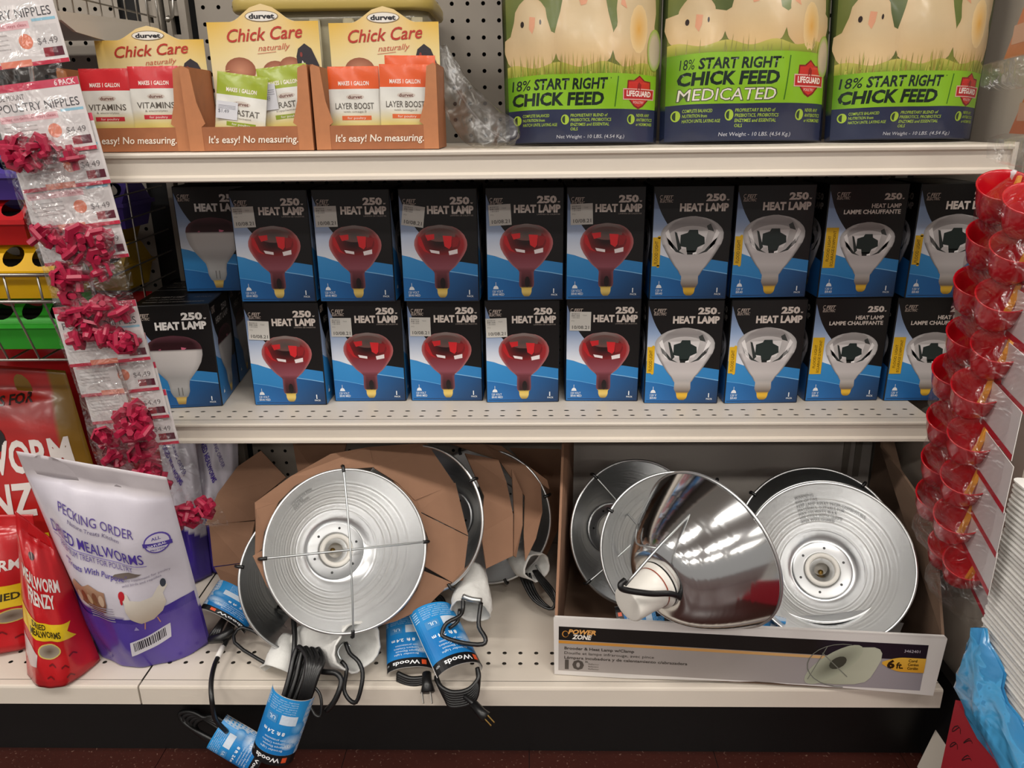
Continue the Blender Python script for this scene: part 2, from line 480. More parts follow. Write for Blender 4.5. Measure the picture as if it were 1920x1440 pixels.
# slotted upright between the two sections
up = G()
for a, b in ((-.026, -.014), (-.006, .006), (.014, .022), (.036, .048)): up.box(((a+b)/2, YB-.008, .95), (b-a, .016, 1.9))
for k in range(38): up.box((-.010, YB-.006, .02+k*.05), (.009, .012, .022)); up.box((.029, YB-.006, .02+k*.05), (.016, .012, .022))
u_ = up.make('trim_1', M_PEG); finish(u_, 'slotted metal upright between two shelf sections', kind='structure')
u2 = G()
for a, b in ((1.2, 1.212), (1.222, 1.234)): u2.box(((a+b)/2, YB-.008, .95), (b-a, .016, 1.9))
finish(u2.make('trim_2', M_PEG), 'slotted metal upright behind the feed bags', kind='structure')
pr_ = mesh('wall_right', *boxg((1.275, .22, .95), (.02, .44, 1.9)), mat('tan_end_panel', '#b4aa9d', .6, noise=.04, nscale=6))
finish(pr_, 'tan metal end panel beside the shelves', kind='structure')
wb = mesh('wall_beyond', *boxg((2.6, .44, .95), (2.6, .02, 1.9)), M_PEG); finish(wb, 'tan back panel of the next shelf unit', kind='structure')
wl = mesh('wall_left', *boxg((-2.6, .44, .95), (2.7, .02, 1.9)), M_PEG); finish(wl, 'tan back panel of the far left unit', kind='structure')
# shelves ----------------------------------------------------------
LIP = [(0, 0), (-.0045, -.0005), (-.006, -.003), (-.0055, -.006), (-.001, -.0085), (-.001, -.0285), (-.006, -.0315), (-.0065, -.036), (-.004, -.0375), (.004, -.0375), (.004, -.003), (.012, -.003), (.012, 0)]
LIPB = [(0, 0), (-.003, -.001), (-.004, -.004), (-.004, -.036), (-.002, -.0375), (.004, -.0375), (.004, -.003), (.012, -.003), (.012, 0)]
def shelf(name, label, x0, x1, yf, z, lip=1.0, rows=(.0245, .0475), hole=(.0042, .0022), k=8, brackets=True):
    t = thing(name, label, 'shelf', ((x0+x1)/2, yf, z-.038))
    n = int((x1-x0-.01)/HP); xs = (x0+x1)/2-n*HP/2; y0 = yf+rows[0]-HP/2; pw = rows[1]-rows[0]
    g = G()
    g.add(holeplate(n, 2, HP, pw, hole[0], hole[1], V((xs, yf+rows[0]-pw/2, z)), V((1, 0, 0)), V((0, 1, 0))))
    ya, yb = yf+.012, yf+rows[0]-pw/2; yc = yb+2*pw
    for a, b, c, d in ((x0, x1, ya, yb), (x0, x1, yc, YB-.002), (x0, xs, yb, yc), (xs+n*HP, x1, yb, yc)):
        g.add(([(a, c, z), (b, c, z), (b, d, z), (a, d, z)], [(0, 1, 2, 3)]))
    g.make('deck', M_BEIGE, t, world=True)
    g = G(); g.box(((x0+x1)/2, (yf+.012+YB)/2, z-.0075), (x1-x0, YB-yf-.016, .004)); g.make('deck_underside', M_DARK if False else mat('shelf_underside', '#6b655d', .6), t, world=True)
    g = G(); g.add(sweepx([(yf+a*lip, z+b*lip) for a, b in (LIP if brackets else LIPB)], x0, x1)); g.make('front_lip', M_BEIGE, t, world=True)
    if brackets:
        for x in (x0+.006, x1-.006):
            P = [(x, yf+.02, z-.012), (x, YB-.012, z-.012), (x, YB-.012, z-.06), (x, yf+.1, z-.03), (x, yf+.02, z-.02)]
            m_ = G().add(slabg(P, .004)); m_.make('bracket', M_BEIGE, t, world=True)
    return t
sT = shelf('gondola_shelf', 'cream metal shelf carrying the feed bags and display boxes', .002, W-.004, YT, ZT, 1.0)
G().box((W-.002, YT+.006, ZT-.018), (.006, .022, .04)).make('end_flange', M_BEIGE, sT, world=True)
s2 = shelf('gondola_shelf', 'cream metal shelf carrying the heat lamp boxes', .002, W-.004, Y2, Z2, .9)
sB = shelf('base_deck', 'cream metal base deck under the brooder lamps', .002, W-.002, 0, ZB, .92, rows=(.052, .0774), hole=(.0036, .0036), brackets=False)
sL = shelf('base_deck', 'cream metal base deck under the red treat bags', -1.2, -.001, 0, ZB, .92, rows=(.052, .0774), hole=(.0036, .0036), brackets=False)
kick = mesh('baseboard_front', *boxg((.02, .066, .074), (2.44, .014, .148)), M_KICK); finish(kick, 'black kick plate below the base deck', kind='structure')
kb = mesh('trim_shadow', *boxg((1.247, .03, .09), (.016, .1, .17)), M_KICK); finish(kb, 'black corner piece at the end of the kick plate', kind='structure')  # solid black block in place of the shadow below the end panel
P = [bz(1742, 1440, 0), bz(1795, 1440, 0), by(1800, 1345, -.03), by(1768, 1350, -.03)]
P = [V((1.222, -.02, 0)), V((1.262, -.02, 0)), V((1.262, -.02, .11)), V((1.247, -.02, .11))]
ft = mesh('trim_4', *slabg(P, .05, V((0, -1, 0))), M_BEIGE); finish(ft, 'cream metal foot of the neighbouring unit', kind='structure')
# ================================================================== heat lamp cartons
BW, BH, BD = .1185, .1715, .116
def box_bg(a, side=False):
    f = curve([(0, .95), (.03, .89), (.06, .83), (.1, .77), (.15, .71), (.2, .66), (.27, .6), (.35, .54), (.5, .46), (.65, .4), (.8, .36), (1, .34)])
    f2 = curve([(0, .42), (.1, .405), (.2, .38), (.35, .345), (.5, .335), (.6, .345), (.7, .362), (.8, .357), (1, .335)])
    a.rect(0, 0, 1, 1, '#0d0b0c', 1)
    wb = ramp([(.35, '#e6e8ee'), (.5, '#ccd4e4'), (.7, '#92aacf'), (.95, '#6f83a8')])
    a.xregion(0, .62, f2, f, lambda x, y: wb(y), 24, 8, 2)
    bl = ramp([(0, '#1a5a98'), (.2, '#2f86c6'), (.42, '#3f93d2')])
    a.xregion(0, 1, 0, f2, lambda x, y: cmix(bl(y), hx('#2a76b4'), x*.8), 24, 5, 3)
    h = curve([(0, .215), (.2, .195), (.4, .165), (.5, .15)])
    a.xregion(0, .5, 0, h, lambda x, y: cmix(hx('#2470b4'), hx('#184f8a'), x*1.6), 10, 2, 4)
    h2 = curve([(.5, .285), (.65, .265), (.8, .25), (1, .225)])
    a.xregion(.5, 1, 0, h2, lambda x, y: cmix(hx('#22609c'), hx('#132c4e'), (x-.5)*1.2+(.22-y)*1.8), 10, 5, 4)
    a.xregion(.5, 1, lambda x: h2(x)-.0, lambda x: h2(x)+.008, '#7fb4de', 8, 1, 5)
    a.xregion(0, .5, lambda x: h(x), lambda x: h(x)+.006, '#5fa4da', 8, 1, 5)
    a.line(.02, .018, .98, .018, .008, '#17406e', 5)
RB = curve([(.03, .03), (.045, .052), (.07, .066), (.108, .068), (.109, .085), (.14, .1), (.2, .098), (.25, .095), (.268, .1), (.285, .13), (.32, .19), (.37, .25), (.42, .3), (.47, .338), (.51, .35), (.55, .346), (.6, .312), (.64, .26), (.67, .19), (.684, .11), (.69, .02)])
CB = curve([(.03, .03), (.045, .06), (.07, .075), (.105, .078), (.108, .09), (.14, .115), (.2, .11), (.215, .112), (.22, .13), (.26, .16), (.3, .21), (.36, .27), (.43, .33), (.5, .385), (.55, .405), (.6, .405), (.64, .38), (.68, .32), (.71, .25), (.735, .14), (.745, .03)])
WB = curve([(.03, .05), (.1, .075), (.11, .1), (.16, .13), (.22, .135), (.27, .15), (.32, .21), (.38, .28), (.45, .34), (.52, .37), (.58, .375), (.62, .36), (.66, .31), (.69, .23), (.71, .12), (.715, .02)])
def bulb_red(a, cx=.52):
    va = ramp([(.03, '#8f7434'), (.07, '#e2c772'), (.108, '#d9b95a'), (.1085, '#2a1517'), (.2, '#4a2026'), (.27, '#6d343c'), (.3, '#8a4a55'), (.42, '#7a3038'), (.45, '#8d2529'), (.55, '#97262a'), (.62, '#6a4542'), (.69, '#8d807c')])
    def col(x, y):
        e = abs(x-cx)/max(RB(y), 1e-3); c = va(y)
        if y > .4: c = cmix(c, hx('#b8272c'), max(0, e-.72)*1.6)
        if y > .27 and e > .93: c = cmix(c, hx('#b58a8a'), .5)
        if .11 < y < .27: c = cmix(c, hx('#8f5560'), max(0, e-.6)*1.5)
        return c
    a.region(.03, .69, lambda y: cx-RB(y), lambda y: cx+RB(y), col, 14, 44, 6)
    a.ell(cx-.01, .535, .27, .115, lambda r: cmix(hx('#1c0d0e'), hx('#7d1e22'), r**2), 7, 24, 4)
    a.ell(cx, .6, .2, .06, lambda r: cmix(hx('#4e4744'), hx('#6d4a46'), r), 8, 20, 2)
    a.poly([(cx-.2, .6), (cx-.08, .61), (cx-.08, .565), (cx-.17, .55)], '#c8242a', 9)
    a.poly([(cx+.03, .595), (cx+.15, .59), (cx+.14, .5), (cx+.11, .475), (cx+.05, .5)], '#d0262c', 9)
    a.poly([(cx+.15, .585), (cx+.26, .575), (cx+.22, .5), (cx+.15, .485)], '#8e1f23', 9)
    a.poly([(cx-.3, .59), (cx-.26, .58), (cx-.2, .47), (cx-.14, .435), (cx-.22, .455), (cx-.29, .52)], '#b52227', 9)
    a.poly([(cx-.15, .47), (cx-.02, .455), (cx-.02, .43), (cx-.13, .443)], '#e6dcdc', 10)
    a.poly([(cx+.1, .455), (cx+.22, .475), (cx+.22, .435), (cx+.11, .42)], '#e6dcdc', 10)
    a.ell(cx+.01, .165, .035, .05, '#170d0f', 8, 12, 1)
def bulb_clear(a, cx=.51, k=1.0, dy=0):
    va = ramp([(.03, '#8d6a1e'), (.07, '#e6b93a'), (.105, '#d6a62e'), (.108, '#6b5a4e'), (.14, '#8f857c'), (.2, '#b9b2ae'), (.22, '#a9a4a3'), (.3, '#c5bfbe'), (.4, '#bdb6b6'), (.44, '#cfc9c8'), (.6, '#a5a0a0'), (.68, '#8e8988'), (.745, '#a39d9c')])
    Y = lambda y: y*k+dy
    R = lambda y: CB((y-dy)/k)*k
    def col(x, y):
        e = abs(x-cx)/max(R(y), 1e-3); c = va((y-dy)/k)
        if (y-dy)/k > .22 and e > .93: c = cmix(c, hx('#3c3c3d'), .75)
        if e > .75 and (y-dy)/k > .5: c = cmix(c, hx('#e2dedd'), .4)
        return c
    a.region(Y(.03), Y(.745), lambda y: cx-R(y), lambda y: cx+R(y), col, 16, 44, 6)
    def p(pts, c, l): a.poly([(cx+x*k, Y(y)) for x, y in pts], c, l)
    a.ell(cx, Y(.535), .33*k, .125*k, lambda r: cmix(hx('#8f8b8a'), hx('#c2bdbc'), r), 7, 28, 2)
    p([(-.2, .61), (.2, .615), (.17, .5), (.12, .44), (-.14, .44), (-.17, .52)], '#d6d1d0', 8)
    p([(-.15, .58), (-.06, .6), (-.04, .625), (.07, .625), (.08, .59), (.16, .56), (.17, .5), (.08, .47), (.06, .43), (-.06, .43), (-.07, .47), (-.15, .48)], '#1f2b29', 9)
    p([(-.23, .61), (-.2, .6), (-.13, .46), (-.17, .43)], '#2b3130', 9)
    p([(.23, .68), (.18, .66), (.2, .625), (.28, .61)], '#3b3e3d', 9)
    p([(-.33, .56), (-.3, .5), (-.2, .43), (-.08, .405), (-.17, .44), (-.28, .53)], '#303434', 9)
    p([(.33, .56), (.3, .5), (.2, .43), (.08, .405), (.17, .44), (.28, .53)], '#303434', 9)
    p([(-.06, .44), (.06, .44), (.05, .405), (-.05, .405)], '#141a19', 9)
    p([(-.14, .455), (-.07, .458), (-.07, .43), (-.11, .425)], '#bfb9b8', 10)
    p([(.07, .455), (.14, .458), (.13, .43), (.07, .425)], '#bfb9b8', 10)
    p([(.02, .42), (.07, .43), (.07, .41), (.02, .405)], '#f0eded', 10)
    p([(-.35, .6), (-.31, .63), (-.22, .44), (-.27, .46)], '#e8e4e3', 9)
    p([(.35, .6), (.31, .63), (.22, .44), (.27, .46)], '#e8e4e3', 9)
def bulb_white(a, cx=.5):
    va = ramp([(.03, '#8d6a2e'), (.08, '#d8bd6d'), (.1, '#c9a44f'), (.105, '#8f9192'), (.2, '#b5b4b3'), (.3, '#a9a6a5'), (.42, '#cac5c3'), (.565, '#d8d2cf'), (.57, '#35121a'), (.64, '#2a0d12'), (.715, '#58303a')])
    def col(x, y):
        e = abs(x-cx)/max(WB(y), 1e-3); c = va(y)
        return cmix(c, hx('#6d6b6c') if y < .57 else hx('#7b4a52'), max(0, e-.75)*1.6)
    a.region(.03, .715, lambda y: cx-WB(y), lambda y: cx+WB(y), col, 16, 60, 6)
    a.poly([(cx+.1, .6), (cx+.17, .59), (cx+.14, .575), (cx+.1, .575)], '#d36a86', 8)
    a.poly([(cx-.2, .585), (cx-.17, .59), (cx-.17, .575), (cx-.2, .575)], '#a85068', 8)
    a.line(cx-.02, .2, cx-.02, .12, .012, '#6d6b69', 8); a.line(cx+.03, .2, cx+.03, .12, .012, '#6d6b69', 8)
def logo(a, x, y, c='#c9b9ae'):
    a.text('FEIT', x+.045, y+.03, .03, c, 11, w=.125, shear=.25, bold=.02); a.text('ELECTRIC', x+.0, y, .024, c, 11, w=.17, shear=.25, bold=.015)
    for k in range(10):
        t0, t1 = math.radians(60+k*24), math.radians(60+(k+1)*24)
        a.line(x+.022+.022*math.cos(t0), y+.045+.016*math.sin(t0), x+.022+.022*math.cos(t1), y+.045+.016*math.sin(t1), .005, c, 11)
def dome(a, x, y):
    a.ell(x, y, .034, .028, '#e9ecef', 11, 14, 1, a0=0, a1=180); a.line(x, y+.02, x, y+.06, .006, '#e9ecef', 11)
    a.rect(x-.037, y-.004, x+.037, y, '#e9ecef', 11)
def art_box(kind):
    a = Art(); box_bg(a); c = '#e2d6cd'; AS = BW/BH
    if kind == 'red':
        bulb_red(a); logo(a, .05, .855)
        a.text('250', .66, .872, .056, c, 11, w=.255, bold=.052); a.text('w', .925, .872, .02, c, 11, w=.035)
        a.text('HEAT LAMP', .36, .79, .062, c, 11, w=.605, bold=.05)
        a.text('LAMPARA DE CALENTAR', .66, .765, .013, '#a89c94', 11, w=.3, bold=0)
        dome(a, .11, .105); a.text('120 VOLT', .065, .068, .021, '#dfe7ef', 11, w=.14); a.text('BR40 MED', .065, .04, .021, '#dfe7ef', 11, w=.155)
    elif kind == 'clear':
        bulb_clear(a); logo(a, .07, .865)
        a.text('250', .66, .878, .056, c, 11, w=.25, bold=.052); a.text('w', .92, .878, .02, c, 11, w=.035)
        a.text('HEAT LAMP', .33, .79, .062, c, 11, w=.625, bold=.05)
        a.rect(.005, .3, .105, .56, '#dcae20', 11); a.ell(.085, .3, .02, .014, '#dcae20', 11, 8, 1); a.ell(.085, .56, .02, .014, '#dcae20', 11, 8, 1)
        a.text('FLOOD LIGHT', .075, .32, .028, '#4d3708', 12, w=.3, rot=90, asp=AS, bold=.01)
        dome(a, .11, .105); a.text('120 V', .07, .068, .021, '#dfe7ef', 11, w=.09); a.text('BR40', .07, .04, .021, '#dfe7ef', 11, w=.09)
    elif kind == 'french':
        bulb_clear(a, .55, .88, .02); logo(a, .09, .875)
        a.text('250', .7, .872, .05, c, 11, w=.22, bold=.05); a.text('w', .925, .872, .018, c, 11, w=.03)
        a.text('HEAT LAMP', .55, .8, .035, c, 11, w=.38, bold=.03); a.text('LAMPE CHAUFFANTE', .2, .748, .035, c, 11, w=.73, bold=.03)
        a.rect(.005, .27, .165, .63, '#dcae20', 11)
        a.text('FLOOD LIGHT', .075, .33, .024, '#4d3708', 12, w=.33, rot=90, asp=AS, bold=.01)
        a.text('ECLAIRAGE D\'APPOINT', .135, .285, .024, '#4d3708', 12, w=.46, rot=90, asp=AS, bold=.01)
        dome(a, .12, .105); a.text('120 V', .08, .068, .021, '#dfe7ef', 11, w=.09); a.text('BR40', .08, .04, .021, '#dfe7ef', 11, w=.09)
    else:
        bulb_white(a, .47); logo(a, .05, .87)
        a.text('250', .63, .865, .062, '#f0ece8', 11, w=.28, bold=.05); a.text('w', .92, .865, .022, '#f0ece8', 11, w=.04)
        a.text('HEAT LAMP', .27, .775, .066, '#f0ece8', 11, w=.68, bold=.055)
    a.text('1', .875, .06, .04, '#e9ecef', 11, bold=.03, asp=AS); a.text('PACK', .85, .035, .016, '#e9ecef', 11, w=.085)
    return a
def art_side(kind):
    a = Art(); a.rect(0, 0, 1, 1, '#0d0b0c', 1)
    f2 = curve([(0, .5), (.2, .43), (.5, .37), (1, .33)])
    a.xregion(0, .5, f2, curve([(0, .95), (.1, .75), (.3, .55), (.5, .42)]), lambda x, y: hx('#9db2d4'), 8, 3, 2)
    a.xregion(0, 1, 0, f2, lambda x, y: cmix(hx('#2d7fc0'), hx('#164a80'), x), 8, 4, 3)
    if kind == 'white': bulb_white(a, .55)
    else: bulb_clear(a, .55, .9, .02)
    a.text('250', .55, .86, .055, '#b9b2ac', 11, w=.3, bold=.03); a.text('HEAT LAMP', .2, .78, .055, '#b9b2ac', 11, w=.68, bold=.03)
    logo(a, .05, .9); dome(a, .15, .1); return a
ARTS = {}
STK = {}
def heat_box(kind, label, group, loc, yaw=0, sticker=None, side=False, name='heat_lamp_box', w=BW, lean=0):
    Mx = Matrix.Translation(V(loc)) @ Matrix.Rotation(math.radians(yaw), 4, 'Z') @ Matrix.Rotation(math.radians(lean), 4, 'X')
    t = thing(name, label, 'box', mtx=Mx, group=group)     # origin: front left bottom corner
    if kind not in ARTS:
        bm = bmesh.new(); vs, fs = boxg((BW/2, BD/2, BH/2), (BW, BD, BH))
        bv = [bm.verts.new(p) for p in vs]; [bm.faces.new([bv[i] for i in f]) for f in fs]
        bmesh.ops.bevel(bm, geom=bm.edges[:], offset=.0012, segments=1, affect='EDGES')
        me = bpy.data.meshes.new('carton'); bm.to_mesh(me); bm.free(); me.materials.append(M_BLACKCARD)
        c = link('carton', me, t)
        o = art_box(kind).build('front_print', planemap((.0014, -.0001, .0014), (BW-.0028, 0, 0), (0, 0, BH-.0028), (0, -1, 0)), M_PRINT, t, step=.00008)
        sa = art_side(kind)
        r = sa.build('side_print', planemap((BW+.0001, .0014, .0014), (0, BD-.0028, 0), (0, 0, BH-.0028), (1, 0, 0)), M_PRINT, t, step=.00008)
        l = sa.build('side_print', planemap((-.0001, BD-.0014, .0014), (0, -(BD-.0028), 0), (0, 0, BH-.0028), (-1, 0, 0)), M_PRINT, t, step=.00008)
        ta = Art(); ta.text('250W HEAT LAMP', .1, .45, .09, '#8d867f', 1, w=.45, bold=.02); ta.text('LAMPE CHAUFFANTE', .1, .3, .07, '#8d867f', 1, w=.5, bold=.0)
        ta.text('WARNING: USE ONLY IN PORCELAIN SOCKETS', .1, .15, .05, '#b5aea6', 1, w=.8, bold=0); ta.text('120 VOLTS', .7, .45, .06, '#8d867f', 1, w=.22, bold=0)
        
        tp = ta.build('top_print', planemap((0, .001, BH+.0001), (BW, 0, 0), (0, BD-.002, 0), (0, 0, 1)), M_PRINT, t, step=.00015)
        ARTS[kind] = (c, o, r, l, tp)
    else:
        for o in ARTS[kind]:
            c = o.copy(); COL.objects.link(c); c.parent = t
    if sticker:
        x, y, rot = sticker
        if 's' not in STK:
            a = Art(); a.rect(-.5, -.5, .5, .5, '#d6d3cc', 1)
            rnd = random.Random(3)
            for j in range(3):
                for i in range(5): a.rect(-.42+i*.08, .42-j*.1-.07, -.42+i*.08+.06, .42-j*.1, cmix(hx('#8b8883'), hx('#c2bfb9'), rnd.random()), 2)
            a.text('TAX', .1, .28, .07, '#8b8883', 2, w=.2, bold=0); a.text('PO', -.42, -.02, .07, '#9a9791', 2, w=.14, bold=0)
            a.text('10/08.21', -.38, -.4, .17, '#55524e', 2, w=.8, bold=.01)
            STK['s'] = a.build('price_sticker', lambda X, Y, h: V((X*.0335, -.0012-h, Y*.031)), M_PRINTM, t); s = STK['s']
        else: s = STK['s'].copy(); COL.objects.link(s); s.parent = t
        s.location = (x*BW, 0, y*BH); s.rotation_euler = (0, math.radians(rot), 0)
    return t
rnd = random.Random(11)
LX = [(.150, .221), (.278, .238), (.405, .239), (.530, .229), (.659, .235), (.786, .223), (.915, .220), (1.048, .230), (1.175, .230)]
UX = [.1495, .274, .405, .535, .657, .786, .911, 1.046, 1.1775]
KL = ['red']*5+['clear']*2+['french']*2; KU = ['red']*5+['clear']*2+['french', 'clear']
NAMES = {'red': 'red bulb', 'clear': 'clear flood bulb', 'french': 'bilingual flood bulb'}
for i, (x, y) in enumerate(LX):
    k = KL[i]
    lab = {0: 'red bulb heat lamp box on the cream shelf, next to the open gap', 4: 'red bulb heat lamp box on the cream shelf, beside a clear flood box', 7: 'bilingual flood bulb heat lamp box beside a clear flood box', 8: 'bilingual flood bulb heat lamp box behind the hanging red cups'}.get(i, 'black heat lamp box with %s print, standing on the cream shelf' % NAMES[k])
    heat_box(k, lab, None if i in (0, 4, 7, 8) else 'lower row of %s boxes' % NAMES[k], (x, y, Z2), rnd.uniform(-1.5, 1.5), (.17+rnd.uniform(-.02, .03), .77-(.03 if i < 4 else -.02), rnd.uniform(-4, 3)) if k == 'red' else None)
for i, x in enumerate(UX):
    k = KU[i]
    lab = 'black heat lamp box with %s print, stacked upon another box' % NAMES[k]; gr = 'upper row of %s boxes' % NAMES[k]
    ex_ = {0: 'red bulb heat lamp box on top, before the white bulb box at the back', 2: 'red bulb heat lamp box on top with a tilted price sticker', 4: 'red bulb heat lamp box on top, beside a clear flood box'}
    if i in ex_: lab = ex_[i]; gr = None
    if i == 8: lab = 'clear flood bulb heat lamp box stacked on a bilingual one beside the red cups'; gr = None
    heat_box(k, lab, gr, (x, .219+rnd.uniform(-.004, .006), Z2+BH+.0012), rnd.uniform(-1.5, 1.8), (.185+rnd.uniform(-.02, .02), .765, [-2, -1, 8, -3, -2][i]) if k == 'red' else None)
heat_box('white', 'black heat lamp box with white bulb and dark red top, by the hanging nipple packs', None, (-.02, .203, Z2), 7)
heat_box('white', 'black heat lamp box standing behind the white bulb box', None, (-.034, .322, Z2), 7)
heat_box('white', 'black heat lamp box with white bulb, stacked at the back on another box', None, (.028, .302, Z2+BH+.0012), 2)
# ================================================================== pouches and bags
def pouch(parent, name, m, bl, br, tl, tr, th, nu=22, nv=26, p=2.0, prof=None, col=None, wr=.0015, seed=0, world=True, sub=None, back=1.0):
    """bag between four corner points (seam plane); returns the front surface map (u, v, lift)"""
    bl, br, tl, tr = V(bl), V(br), V(tl), V(tr)
    n = (br-bl).cross(tl-bl).normalized()
    if n.dot(CAM-bl) < 0: n = -n
    prof = prof or (lambda v: math.sqrt(max(0, 1-(v/.9)**1.7)) if v < .9 else 0)
    rn = random.Random(seed); ph = [rn.uniform(0, 6.28) for _ in range(8)]
    def off(u, v):
        q = abs(2*u-1); e = max(0, 1-q**p)
        wv = wr*(math.sin(7*u+9*v+ph[0])+.8*math.sin(15*u-6*v+ph[1])+.6*math.sin(5*u+21*v+ph[2])+.35*math.sin(31*u+17*v+ph[3]))*min(1, (1-q)*6)*min(1, (1-v)*8+.15)
        return th/2*prof(v)*e+wv
    zmin = min(bl.z, br.z)-.0008
    def S(u, v, h=0):
        q = bl*((1-u)*(1-v))+br*(u*(1-v))+tl*((1-u)*v)+tr*(u*v)+n*(off(u, v)+h); q.z = max(q.z, zmin); return q
    vs = []; cs = []; fs = []
    for j in range(nv+1):
        for i in range(nu+1):
            vs.append(S(i/nu, j/nv)); cs.append(col(i/nu, j/nv, 0) if col else (.5, .5, .5))
    nf = len(vs)
    for j in range(nv+1):
        for i in range(nu+1):
            u, v = i/nu, j/nv; q = bl*((1-u)*(1-v))+br*(u*(1-v))+tl*((1-u)*v)+tr*(u*v)
            e = max(0, 1-abs(2*u-1)**p); q = q-n*(th/2*prof(v)*e*back+.0006); q.z = max(q.z, zmin); vs.append(q); cs.append(col(u, v, 1) if col else (.5, .5, .5))
    R = nu+1
    for j in range(nv):
        for i in range(nu):
            a = j*R+i; fs.append((a, a+1, a+R+1, a+R)); b = nf+a; fs.append((b, b+R, b+R+1, b+1))
        for i in (0, nu):
            a = j*R+i; fs.append((a, a+R, nf+a+R, nf+a) if i == 0 else (a, nf+a, nf+a+R, a+R))
    for i in range(nu):
        fs.append((i, nf+i, nf+i+1, i+1)); a = nv*R+i; fs.append((a, a+1, nf+a+1, nf+a))
    mesh(name, vs, fs, m, parent, True, cs, world)
    return S
def feed_bag(label, bl, br, tl, tr, med, gt, gb, seed):
    t = thing('feed_bag', label, 'bag', (bl+br)/2)
    H = .53
    navy, green = hx('#1b2440'), hx('#82b225')
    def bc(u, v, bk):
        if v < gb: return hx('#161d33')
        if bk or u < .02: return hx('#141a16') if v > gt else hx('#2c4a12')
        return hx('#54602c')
    prof = lambda v: (.62+.38*math.sin(min(1, v*2.2)*math.pi/2)) if v < .85 else max(0, (1-v)/.15)
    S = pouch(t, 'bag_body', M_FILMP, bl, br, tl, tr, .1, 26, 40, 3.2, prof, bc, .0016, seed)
    a = Art(); x0, x1 = .025, .975; tp = .62
    bgc = ramp([(gt, '#8a8a3c'), (gt+.08, '#6d7434'), (.45, '#5e6b33'), (.62, '#7a8045')])
    a.region(gt, tp, x0, x1, lambda u, v: cmix(bgc(v), hx('#2c3a1c'), .55*max(0, math.sin(u*9+v*5+seed))), 16, 14, 1)
    def chick(cx, wb, hw, hy, top, tint):
        vv = [(gt+.02, wb*.5), (gt+.05, wb*.85), (gt+.1, wb), (gt+.15, wb*.97), (hy-.06, wb*.78), (hy, hw), (top-.05, hw*.92), (top-.02, hw*.6), (top, .01)]
        sh = curve(vv)
        a.region(gt+.02, top, lambda v: cx-sh(v), lambda v: cx+sh(v), lambda u, v: cmix(cmix(hx('#cfb892'), hx(tint), max(0, (gt+.16-v)*4)), hx('#c9ac84'), .6*(abs(u-cx)/max(sh(v), .01))**3), 12, 22, 3)
    chick(.655+.17, .155, .13, .5, .62, '#d9a55c'); chick(.5, .185, .125, .55, .66, '#dcb06a'); chick(.175, .165, .1, .47, .555, '#dfb87c')
    a.ell(.125, .455, .011, .012, '#2a1a14', 5, 10, 1); a.ell(.235, .456, .006, .01, '#2a1a14', 5, 10, 1)
    a.poly([(.17, .48), (.205, .475), (.2, .44), (.185, .415), (.165, .435)], '#d79a78', 5)
    a.poly([(.46, .545), (.53, .545), (.51, .515), (.48, .51)], '#d79a78', 5); a.poly([(.73, .56), (.76, .5), (.72, .515)], '#d79a78', 5)
    a.ell(.84, .43, .06, .09, lambda r: cmix(hx('#dca650'), hx('#e2c593'), r), 4, 14, 2)
    rn = random.Random(seed)
    gb_ = gt-.005
    a.xregion(x0, x1, gt, lambda u: gt+.035+.01*math.sin(u*23), lambda u, v: cmix(hx('#7f8f2c'), hx('#c1b45c'), (v-gt)*22), 30, 2, 4)
    for k in range(0 if med else 110):
        u = rn.uniform(x0+.02, x1-.02); hh = rn.uniform(.03, .085); dx = rn.uniform(-.012, .012); ww = rn.uniform(.002, .0045)
        a.poly([(u-ww, gb_), (u+ww, gb_), (u+dx, gt+hh)], rn.choice(['#8a9a34', '#6d8426', '#b4b050', '#9a8c3c', '#7c7a2a']), 6)
    if med:
        for k in range(26):
            u = rn.uniform(x0+.02, x1-.02); a.poly([(u-.003, gt), (u+.003, gt), (u+rn.uniform(-.01, .01), gt+rn.uniform(.02, .07))], '#8c8a4a', 6)
    a.region(gb, gt, x0, x1, lambda u, v: cmix(hx('#4d7d12'), green, min(1, u*6)), 20, 8, 7)
    dk = '#14241c'
    B = lambda px: -.008*(1-((px*1.1))**2)
    hgt = gt-gb
    if not med:
        a.text('18%', .05, gb+.58*hgt, .29*hgt, dk, 8, w=.12, bold=.01, shear=.12); a.text('START RIGHT', .19, gb+.58*hgt, .29*hgt, dk, 8, w=.46, bold=.03, shear=.12)
        a.text('CHICK FEED', .05, gb+.13*hgt, .34*hgt, dk, 8, w=.58, bold=.04, shear=.1)
    else:
        a.text('18%', .09, gb+.69*hgt, .2*hgt, dk, 8, w=.08, bold=0, shear=.12); a.text('START RIGHT', .19, gb+.69*hgt, .2*hgt, dk, 8, w=.47, bold=.03, shear=.12)
        a.text('CHICK FEED', .08, gb+.38*hgt, .24*hgt, dk, 8, w=.58, bold=.04, shear=.1)
        a.text('MEDICATED', .078, gb+.064*hgt, .237*hgt, '#4a5136', 8, w=.578, bold=.035, shear=.1); a.text('MEDICATED', .083, gb+.07*hgt, .225*hgt, '#dfd7cd', 9, w=.565, bold=.0, shear=.1)
    a.text('\u00ae', .665, gb+.85*hgt, .03*hgt, dk, 8, w=.008)
    a.line(.7, gb+.06*hgt, .715, gb+.92*hgt, .007, '#3c6b1c', 8, 4)
    cx = .855; k = hgt/.13 if not med else hgt/.17; cy = gb+hgt*.5; s = .13*k
    P = lambda pts: [(cx+x*.105, cy+y*s) for x, y in pts]
    a.poly(P([(0, .47), (.35, .33), (.75, .32), (.78, 0), (.6, -.25), (.3, -.42), (0, -.5), (-.3, -.42), (-.6, -.25), (-.78, 0), (-.75, .32), (-.35, .33)]), '#7e1a1c', 8)
